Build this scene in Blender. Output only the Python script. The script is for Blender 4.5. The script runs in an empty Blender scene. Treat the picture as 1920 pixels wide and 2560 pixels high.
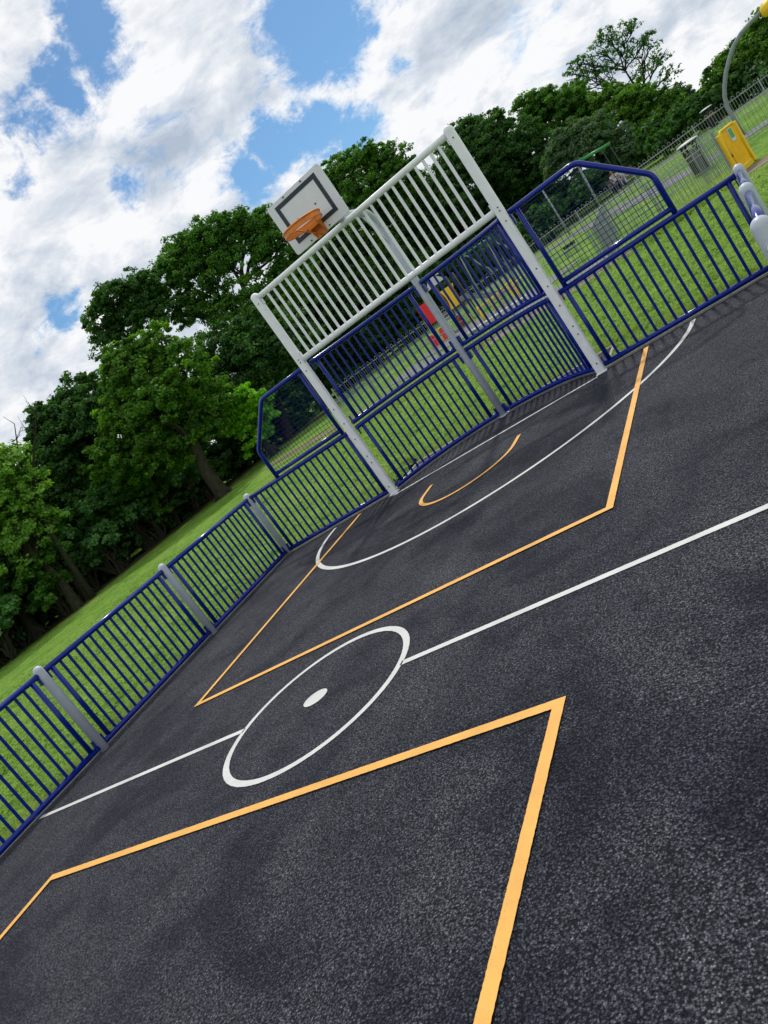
import bpy, math, random
import numpy as np
from mathutils import Vector, Matrix
random.seed(11)
RNG = np.random.default_rng(7)
R = math.radians
scn = bpy.context.scene
COL = scn.collection

# ------------------------------------------------------------ helpers
class MB:
    """collects shapes in world coordinates, then links them as one mesh object"""
    def __init__(s): s.v = []; s.f = []; s.sm = []
    def add(s, vs, fs, smooth=True):
        o = len(s.v); s.v += [tuple(map(float, q)) for q in vs]
        s.f += [tuple(o+i for i in f) for f in fs]; s.sm += [smooth]*len(fs)
        return s
    def tube(s, pts, r, seg=10, cap=True):
        pts = [Vector(q) for q in pts]; n = len(pts)
        rs = list(r) if isinstance(r, (list, tuple)) else [r]*n
        vs = []; fs = []
        tan = [(pts[min(i+1, n-1)]-pts[max(i-1, 0)]).normalized() for i in range(n)]
        ref = Vector((0, 0, 1)) if abs(tan[0].z) < .9 else Vector((1, 0, 0))
        a = tan[0].cross(ref).normalized()
        for i in range(n):
            a = (a - tan[i]*a.dot(tan[i])).normalized(); b = tan[i].cross(a)
            for k in range(seg):
                t = 2*math.pi*k/seg
                vs.append(pts[i]+rs[i]*(math.cos(t)*a+math.sin(t)*b))
        for i in range(n-1):
            for k in range(seg):
                k2 = (k+1) % seg
                fs.append((i*seg+k, i*seg+k2, (i+1)*seg+k2, (i+1)*seg+k))
        s.add(vs, fs, True)
        if cap:
            o = len(s.v)-len(vs)
            s.f.append(tuple(o+k for k in reversed(range(seg)))); s.sm.append(False)
            s.f.append(tuple(o+(n-1)*seg+k for k in range(seg))); s.sm.append(False)
        return s
    def box(s, c, d, rz=0, bev=0.0, rx=0):
        cx, cy, cz = c; dx, dy, dz = d[0]/2, d[1]/2, d[2]/2
        M = Matrix.Translation(c) @ Matrix.Rotation(rz, 4, 'Z') @ Matrix.Rotation(rx, 4, 'X')
        if bev <= 0:
            vs = [M @ Vector((i*dx, j*dy, k*dz)) for i in (-1, 1) for j in (-1, 1) for k in (-1, 1)]
            return s.add(vs, [(0,1,3,2),(4,6,7,5),(0,4,5,1),(2,3,7,6),(0,2,6,4),(1,5,7,3)], False)
        b = bev; ring = []
        for (sx, sy) in ((1,1),(-1,1),(-1,-1),(1,-1)):
            a0 = {(1,1):0,(-1,1):90,(-1,-1):180,(1,-1):270}[(sx,sy)]
            for k in range(4):
                t = R(a0+30*k); ring.append((sx*(dx-b)+b*math.cos(t), sy*(dy-b)+b*math.sin(t)))
        n = len(ring)
        vs = []
        for (z, sc) in ((-dz, b), (-dz+b, 0), (dz-b, 0), (dz, b)):
            for (x, y) in ring:
                fx = (dx-sc)/dx; fy = (dy-sc)/dy
                vs.append(M @ Vector((x*fx, y*fy, z)))
        fs = [(i*n+k, i*n+(k+1) % n, (i+1)*n+(k+1) % n, (i+1)*n+k) for i in range(3) for k in range(n)]
        fs += [tuple(reversed(range(n))), tuple(3*n+k for k in range(n))]
        return s.add(vs, fs, False)
    def lathe(s, c, prof, seg=20, rz=0, sx=1, sy=1):
        vs = []; n = len(prof)
        for (r, z) in prof:
            for k in range(seg):
                t = 2*math.pi*k/seg; x = r*math.cos(t)*sx; y = r*math.sin(t)*sy
                vs.append((c[0]+x*math.cos(rz)-y*math.sin(rz), c[1]+x*math.sin(rz)+y*math.cos(rz), c[2]+z))
        fs = [(i*seg+k, i*seg+(k+1) % seg, (i+1)*seg+(k+1) % seg, (i+1)*seg+k) for i in range(n-1) for k in range(seg)]
        fs += [tuple(reversed(range(seg))), tuple((n-1)*seg+k for k in range(seg))]
        return s.add(vs, fs, True)
    def prism(s, poly, o, ux, uy, th):
        """polygon (2d) extruded: o origin, ux/uy axes, th thickness along ux x uy, centred"""
        o, ux, uy = Vector(o), Vector(ux), Vector(uy); nrm = ux.cross(uy).normalized()
        n = len(poly)
        vs = [o+ux*a+uy*b-nrm*th/2 for a, b in poly]+[o+ux*a+uy*b+nrm*th/2 for a, b in poly]
        fs = [tuple(reversed(range(n))), tuple(range(n, 2*n))]+[(k, (k+1) % n, n+(k+1) % n, n+k) for k in range(n)]
        return s.add(vs, fs, False)
    def build(s, name, mat, parent=None):
        me = bpy.data.meshes.new(name); off = Vector((0, 0, 0)); q = parent
        while q is not None: off += q.location; q = q.parent
        me.from_pydata([(v[0]-off.x, v[1]-off.y, v[2]-off.z) for v in s.v], [], s.f)
        me.polygons.foreach_set('use_smooth', s.sm); me.update()
        if mat: me.materials.append(mat)
        ob = bpy.data.objects.new(name, me); COL.objects.link(ob)
        if parent is not None: ob.parent = parent
        return ob

def tag(o, label=None, cat=None, group=None, kind=None):
    for k, v in (('label', label), ('category', cat), ('group', group), ('kind', kind)):
        if v: o[k] = v
    return o
def thing(name, loc, label, cat, group=None):
    o = bpy.data.objects.new(name, None); o.empty_display_size = .2
    COL.objects.link(o); o.location = loc
    return tag(o, label, cat, group)
def npmesh(name, verts, faces_n, mat, parent=None, smooth=False, attr=None):
    """verts (N,3) float; consecutive groups of faces_n vertices are faces"""
    me = bpy.data.meshes.new(name); n = len(verts); nf = n//faces_n
    if parent is not None: verts = verts-np.array(parent.location)
    me.vertices.add(n); me.vertices.foreach_set('co', verts.astype(np.float32).ravel())
    me.loops.add(n); me.loops.foreach_set('vertex_index', np.arange(n, dtype=np.int32))
    me.polygons.add(nf); me.polygons.foreach_set('loop_start', np.arange(0, n, faces_n, dtype=np.int32))
    me.polygons.foreach_set('loop_total', np.full(nf, faces_n, dtype=np.int32))
    if attr is not None:
        a = me.attributes.new('tone', 'FLOAT', 'FACE'); a.data.foreach_set('value', attr.astype(np.float32))
    me.update(calc_edges=True); me.materials.append(mat)
    o = bpy.data.objects.new(name, me); COL.objects.link(o)
    if parent is not None: o.parent = parent
    return o

def T(x, y):
    """height of the park ground: level round the court, rising gently behind it"""
    return 0.03*np.logaddexp(0, (np.minimum(y, 60)-9)/2.0)*2.0
def vnoise(x, y, f, seed=0):
    x = np.asarray(x, float)*f+100; y = np.asarray(y, float)*f+100; xi = np.floor(x); yi = np.floor(y); u = x-xi; v = y-yi
    hs = lambda a, b: np.modf(np.abs(np.sin(a*127.1+b*311.7+seed*17.3)*43758.5453))[0]
    u = u*u*(3-2*u); v = v*v*(3-2*v)
    return (hs(xi, yi)*(1-u)+hs(xi+1, yi)*u)*(1-v)+(hs(xi, yi+1)*(1-u)+hs(xi+1, yi+1)*u)*v
def lawn_h(x, y):
    """tussocks of the roughly mown lawn round the court (metres above the level ground)"""
    x = np.asarray(x, float); y = np.asarray(y, float)
    n = .35*vnoise(x, y, 2.6, 1)+.45*vnoise(x, y*1.4, 7.9, 2)+.35*vnoise(x, y, 15, 3)
    d = np.maximum(np.maximum(np.abs(x)-3.66, y-.07), np.minimum(10, np.maximum(np.abs(x)-1.58, y-1.1)))
    d = np.where(y > .07, np.where(np.abs(x) < 1.58, y-1.1, np.maximum(y-.07, 0)), np.abs(x)-3.66)
    k = np.clip(d/.35, 0, 1)*np.clip((10.3-y)/.4, 0, 1)
    return (np.clip(n-.33, 0, 1)*.19)*k
def Tz(x, y): return float(T(x, y))

# ------------------------------------------------------------ materials
def mat(name, color=(.5,.5,.5), rough=.5, metal=0.0, spec=.5):
    m = bpy.data.materials.new(name); m.use_nodes = True
    nt = m.node_tree; b = nt.nodes['Principled BSDF']
    b.inputs['Base Color'].default_value = (*color, 1); b.inputs['Roughness'].default_value = rough
    b.inputs['Metallic'].default_value = metal; b.inputs['Specular IOR Level'].default_value = spec
    return m, nt, b
def nd(nt, t, **kw):
    n = nt.nodes.new(t)
    for k, v in kw.items():
        if k in n.inputs.keys(): n.inputs[k].default_value = v
        else: setattr(n, k, v)
    return n
def noise(nt, vec, scale, detail=4, rough=.55, dist=0):
    n = nt.nodes.new('ShaderNodeTexNoise'); n.inputs['Scale'].default_value = scale
    n.inputs['Detail'].default_value = detail; n.inputs['Roughness'].default_value = rough
    n.inputs['Distortion'].default_value = dist
    nt.links.new(vec, n.inputs['Vector']); return n
def ramp(nt, fac, stops):
    n = nt.nodes.new('ShaderNodeValToRGB'); e = n.color_ramp.elements
    while len(e) < len(stops): e.new(.5)
    for i, (p, c) in enumerate(stops):
        e[i].position = p; e[i].color = (*c, 1) if len(c) == 3 else c
    nt.links.new(fac, n.inputs['Fac']); return n
def mix(nt, fac, a, b, mode='MIX'):
    n = nt.nodes.new('ShaderNodeMix'); n.data_type = 'RGBA'; n.blend_type = mode
    for i, q in ((0, fac), (6, a), (7, b)):
        if hasattr(q, 'links') or isinstance(q, bpy.types.NodeSocket): nt.links.new(q, n.inputs[i])
        else: n.inputs[i].default_value = q if i == 0 else (*q, 1)
    return n.outputs[2]
def mth(nt, op, a, b=None, c=None):
    n = nt.nodes.new('ShaderNodeMath'); n.operation = op
    for i, q in enumerate((a, b, c)):
        if q is None: continue
        if isinstance(q, bpy.types.NodeSocket): nt.links.new(q, n.inputs[i])
        else: n.inputs[i].default_value = q
    return n.outputs[0]
def geo(nt): return nt.nodes.new('ShaderNodeNewGeometry').outputs['Position']
def bump(nt, b, h, strength=.3, dist=.01):
    n = nt.nodes.new('ShaderNodeBump'); n.inputs['Strength'].default_value = strength
    n.inputs['Distance'].default_value = dist
    nt.links.new(h, n.inputs['Height']); nt.links.new(n.outputs[0], b.inputs['Normal'])

def paint(name, color, rough=.35, var=.12, wear=None):
    m, nt, b = mat(name, color, rough)
    P = geo(nt); n = noise(nt, P, 9, 5)
    dk = tuple(c*(1-var) for c in color); lt = tuple(min(1, c*(1+var)) for c in color)
    c = ramp(nt, n.outputs['Fac'], [(.3, dk), (.7, lt)])
    nt.links.new(c.outputs[0], b.inputs['Base Color'])
    n2 = noise(nt, P, 160, 3); bump(nt, b, n2.outputs['Fac'], .12, .002)
    r = ramp(nt, n.outputs['Fac'], [(.3, (rough*.8,)*3), (.7, (min(1, rough*1.3),)*3)])
    nt.links.new(r.outputs[0], b.inputs['Roughness'])
    return m
M = {}
M['blue'] = paint('blue_paint', (.0008, .015, .22), .22)
M['blue'].node_tree.nodes['Principled BSDF'].inputs['Specular IOR Level'].default_value = .14
M['blue'].node_tree.nodes['Principled BSDF'].inputs['Coat Weight'].default_value = .45
M['blue'].node_tree.nodes['Principled BSDF'].inputs['Coat Roughness'].default_value = .16
M['bluewire'] = paint('blue_wire', (.0015, .012, .12), .6)
M['bluewire'].node_tree.nodes['Principled BSDF'].inputs['Specular IOR Level'].default_value = .08
M['white'] = paint('white_paint', (.84, .86, .87), .38, .05)
M['postgrey'] = paint('grey_post_paint', (.47, .515, .58), .42, .07)
M['galv'] = paint('galvanised', (.21, .245, .25), .42, .12)
M['galvpale'] = paint('weathered_railing', (.30, .34, .35), .45, .1)
M['galvdark'] = paint('dull_steel', (.13, .155, .165), .5, .15)
M['orange'] = paint('orange_paint', (.72, .20, .012), .42, .2)
M['red'] = paint('red_plastic', (.75, .008, .015), .4, .1)
M['darkred'] = paint('dark_red_plastic', (.22, .01, .015), .45, .1)
M['yellow'] = paint('yellow_plastic', (.88, .54, .006), .45, .08)
M['yellowpale'] = paint('faded_yellow', (.72, .50, .12), .5, .1)
M['green'] = paint('green_paint', (.03, .25, .07), .4, .1)
M['black'] = paint('black_plastic', (.012, .012, .016), .45, .2)
M['lid'] = paint('grey_lid', (.55, .56, .60), .45, .05)
M['board'] = paint('board_white', (.74, .76, .80), .5, .03)
M['boardline'] = paint('board_dark_line', (.018, .026, .045), .5, .1)
M['bolt'] = paint('dark_bolt', (.02, .02, .022), .4, .1)
M['signw'] = paint('sign_white', (.62, .64, .64), .5, .03)
M['signg'] = paint('sign_green', (.06, .36, .10), .5, .05)
M['slide'] = paint('slide_steel', (.16, .19, .20), .4, .1)
M['brown'] = paint('brown_post', (.10, .075, .08), .7, .2)
M['skin'] = paint('skin', (.45, .24, .17), .6, .05)
M['clothw'] = paint('pale_cloth', (.50, .52, .60), .8, .08)
M['clothd'] = paint('dark_cloth', (.02, .025, .04), .85, .1)
M['clothr'] = paint('red_cloth', (.45, .03, .03), .8, .1)
M['hairb'] = paint('brown_hair', (.10, .04, .025), .7, .2)
M['hairf'] = paint('fair_hair', (.45, .36, .25), .7, .2)
M['gold'] = paint('gold_band', (.45, .30, .08), .4, .1)

def asphalt_mat():
    m, nt, b = mat('asphalt', (.05, .05, .055), .8)
    P = geo(nt)
    v = nd(nt, 'ShaderNodeTexVoronoi', Scale=165.0); v.feature = 'F1'; nt.links.new(P, v.inputs['Vector'])
    v2 = nd(nt, 'ShaderNodeTexVoronoi', Scale=112.0); v2.feature = 'F1'; nt.links.new(P, v2.inputs['Vector'])
    fine = noise(nt, P, 330, 3, .6); med = noise(nt, P, 26, 5, .6)
    big = noise(nt, P, 1.1, 6, .62, .8); patch = noise(nt, P, .8, 8, .62, .9); spotn = noise(nt, P, 2.4, 9, .7, .4)
    streak_map = nd(nt, 'ShaderNodeMapping'); streak_map.inputs['Scale'].default_value = (2.6, .5, 1)
    nt.links.new(P, streak_map.inputs['Vector']); streak = noise(nt, streak_map.outputs[0], 1.3, 5, .6)
    base = ramp(nt, big.outputs['Fac'], [(.30, (.052, .057, .071)), (.5, (.078, .081, .094)), (.72, (.100, .101, .112))])
    dark = ramp(nt, patch.outputs['Fac'], [(.39, (.42, .46, .56)), (.49, (.90, .91, .96)), (.66, (1.18, 1.16, 1.13))])
    c = mix(nt, 1.0, base.outputs[0], dark.outputs[0], 'MULTIPLY')
    st = ramp(nt, streak.outputs['Fac'], [(.35, (.84, .86, .90)), (.6, (1.1, 1.09, 1.07))])
    c = mix(nt, .8, c, st.outputs[0], 'MULTIPLY')
    sp_ = ramp(nt, spotn.outputs['Fac'], [(.36, (.60, .63, .70)), (.48, (1, 1, 1)), (.64, (1.05, 1.05, 1.04)), (.74, (1.4, 1.38, 1.32))])
    c = mix(nt, 1.0, c, sp_.outputs[0], 'MULTIPLY')
    stone = ramp(nt, v.outputs['Color'], [(.0, (.40, .42, .46)), (.55, (.95, .95, .97)), (.85, (1.7, 1.68, 1.64)), (1, (3.2, 3.1, 2.9))])
    c = mix(nt, 1.0, c, stone.outputs[0], 'MULTIPLY')
    g1 = noise(nt, P, 76, 2, .7); gr = ramp(nt, g1.outputs['Fac'], [(.38, (.22, .23, .27)), (.50, (.92, .92, .95)), (.62, (2.0, 1.98, 1.92))])
    c = mix(nt, .72, c, gr.outputs[0], 'MULTIPLY')
    pit = ramp(nt, v2.outputs['Distance'], [(.18, (1.45, 1.43, 1.40)), (.42, (.85, .85, .87)), (.66, (.16, .17, .20))])
    c = mix(nt, 1.0, c, pit.outputs[0], 'MULTIPLY')
    nt.links.new(c, b.inputs['Base Color'])
    b.inputs['Roughness'].default_value = .7; b.inputs['Specular IOR Level'].default_value = .18
    h = mth(nt, 'ADD', mth(nt, 'MULTIPLY', v2.outputs['Distance'], -1.1), mth(nt, 'MULTIPLY', v.outputs['Distance'], -.7))
    h = mth(nt, 'ADD', h, mth(nt, 'MULTIPLY', fine.outputs['Fac'], .35))
    h = mth(nt, 'ADD', h, mth(nt, 'MULTIPLY', g1.outputs['Fac'], 1.3))
    bump(nt, b, h, 1.0, .009)
    return m
M['asphalt'] = asphalt_mat()

def line_mat(name, col, dirt):
    m, nt, b = mat(name, col, .6)
    P = geo(nt); n = noise(nt, P, 3, 6, .65); n2 = noise(nt, P, 95, 5, .7)
    v = nd(nt, 'ShaderNodeTexVoronoi', Scale=90.0); nt.links.new(P, v.inputs['Vector'])
    c1 = ramp(nt, n.outputs['Fac'], [(.3, tuple(q*.78 for q in col)), (.62, col)])
    sp = ramp(nt, n2.outputs['Fac'], [(.29, tuple(q*.5 for q in dirt)), (.38, (1, 1, 1))])
    c = mix(nt, 1, c1.outputs[0], sp.outputs[0], 'MULTIPLY')
    nt.links.new(c, b.inputs['Base Color'])
    h = mth(nt, 'ADD', mth(nt, 'MULTIPLY', v.outputs['Distance'], -.7), n2.outputs['Fac'])
    bump(nt, b, h, .35, .003)
    return m
M['wline'] = line_mat('white_line_paint', (.66, .66, .64), (.75, .75, .72))
M['yline'] = line_mat('yellow_line_paint', (.86, .44, .085), (.8, .75, .6))

def ground_mat(name, stops, sc, bs, bd, extra=None):
    m, nt, b = mat(name, (.1, .1, .1), .9, 0, .2)
    P = geo(nt); n = noise(nt, P, sc, 6, .62)
    c = ramp(nt, n.outputs['Fac'], stops).outputs[0]
    n2 = noise(nt, P, sc*14, 4, .65)
    q = ramp(nt, n2.outputs['Fac'], [(.3, (.6, .6, .6)), (.7, (1.35, 1.35, 1.3))])
    c = mix(nt, .9, c, q.outputs[0], 'MULTIPLY'); nt.links.new(c, b.inputs['Base Color'])
    bump(nt, b, n2.outputs['Fac'], bs, bd)
    return m
M['concrete'] = ground_mat('concrete_edging', [(.3, (.17, .165, .155)), (.7, (.30, .29, .27))], 6, .4, .004)
M['kerbpale'] = ground_mat('pale_kerb', [(.3, (.34, .32, .27)), (.7, (.50, .47, .40))], 5, .3, .004)
M['path'] = ground_mat('grey_path', [(.3, (.15, .155, .17)), (.7, (.22, .22, .235))], 1.2, .4, .006)
M['litter'] = ground_mat('wood_edge_shade', [(.3, (.055, .075, .02)), (.7, (.12, .10, .045))], 1.5, .6, .02)  # dark green-brown: tree shade put into the colour of the wood-edge strip
M['earth'] = ground_mat('brown_earth', [(.3, (.17, .115, .085)), (.7, (.28, .20, .155))], 1.0, .6, .02)

def grass_mat():
    m, nt, b = mat('grass_ground', (.08, .14, .02), .9, 0, .1)
    P = geo(nt); sep = nd(nt, 'ShaderNodeSeparateXYZ'); nt.links.new(P, sep.inputs[0])
    a = noise(nt, P, .35, 5, .6); c = noise(nt, P, 3.2, 6, .7, .6); f = noise(nt, P, 30, 5, .7)
    base = ramp(nt, a.outputs['Fac'], [(.3, (.13, .265, .030)), (.55, (.19, .34, .052)), (.75, (.28, .385, .095))])
    cl = ramp(nt, c.outputs['Fac'], [(.34, (.30, .42, .36)), (.47, (.95, .95, .9)), (.7, (1.25, 1.2, 1.2))])  # dark ends here and in fl: shade between tufts put into the colour
    o = mix(nt, 1, base.outputs[0], cl.outputs[0], 'MULTIPLY')
    fl = ramp(nt, f.outputs['Fac'], [(.36, (.32, .40, .34)), (.62, (1.4, 1.35, 1.35))])
    o = mix(nt, 1, o, fl.outputs[0], 'MULTIPLY')
    nt.links.new(o, b.inputs['Base Color'])
    h = mth(nt, 'ADD', mth(nt, 'MULTIPLY', c.outputs['Fac'], 2.0), f.outputs['Fac'])
    bump(nt, b, h, .8, .05)
    return m
M['grass'] = grass_mat()

def leaf_mat(name, col, trans=.45, hue=(.9, 1.25), tcol=None):
    m = bpy.data.materials.new(name); m.use_nodes = True; nt = m.node_tree
    nt.nodes.clear(); out = nt.nodes.new('ShaderNodeOutputMaterial')
    at = nd(nt, 'ShaderNodeAttribute'); at.attribute_name = 'tone'
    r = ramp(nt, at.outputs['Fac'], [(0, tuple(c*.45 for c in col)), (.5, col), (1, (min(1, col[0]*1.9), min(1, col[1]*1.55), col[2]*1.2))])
    d = nd(nt, 'ShaderNodeBsdfDiffuse'); t = nd(nt, 'ShaderNodeBsdfTranslucent'); g = nd(nt, 'ShaderNodeBsdfGlossy', Roughness=.45)
    g.inputs['Color'].default_value = (.8, .9, .85, 1)
    nt.links.new(r.outputs[0], d.inputs['Color'])
    tc = mix(nt, 1, r.outputs[0], tcol or (1.5, 1.7, .35), 'MULTIPLY'); nt.links.new(tc, t.inputs['Color'])
    a = nd(nt, 'ShaderNodeMixShader', Fac=trans); nt.links.new(d.outputs[0], a.inputs[1]); nt.links.new(t.outputs[0], a.inputs[2])
    fr = nd(nt, 'ShaderNodeMixShader', Fac=.018); nt.links.new(a.outputs[0], fr.inputs[1]); nt.links.new(g.outputs[0], fr.inputs[2])
    nt.links.new(fr.outputs[0], out.inputs['Surface'])
    return m
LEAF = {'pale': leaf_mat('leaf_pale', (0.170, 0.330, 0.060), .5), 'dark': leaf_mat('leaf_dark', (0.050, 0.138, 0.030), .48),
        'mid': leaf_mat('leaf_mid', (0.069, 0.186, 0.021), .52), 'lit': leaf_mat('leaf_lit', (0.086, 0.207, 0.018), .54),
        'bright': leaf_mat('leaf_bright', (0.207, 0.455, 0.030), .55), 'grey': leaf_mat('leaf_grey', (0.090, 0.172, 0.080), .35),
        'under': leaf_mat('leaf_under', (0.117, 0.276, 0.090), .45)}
M['bark'] = ground_mat('bark', [(.3, (.022, .022, .014)), (.7, (.06, .058, .036))], 5, .8, .03)
M['blade'] = leaf_mat('grass_blade', (.32, .45, .13), .4, tcol=(1.1, 1.2, .6))

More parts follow.
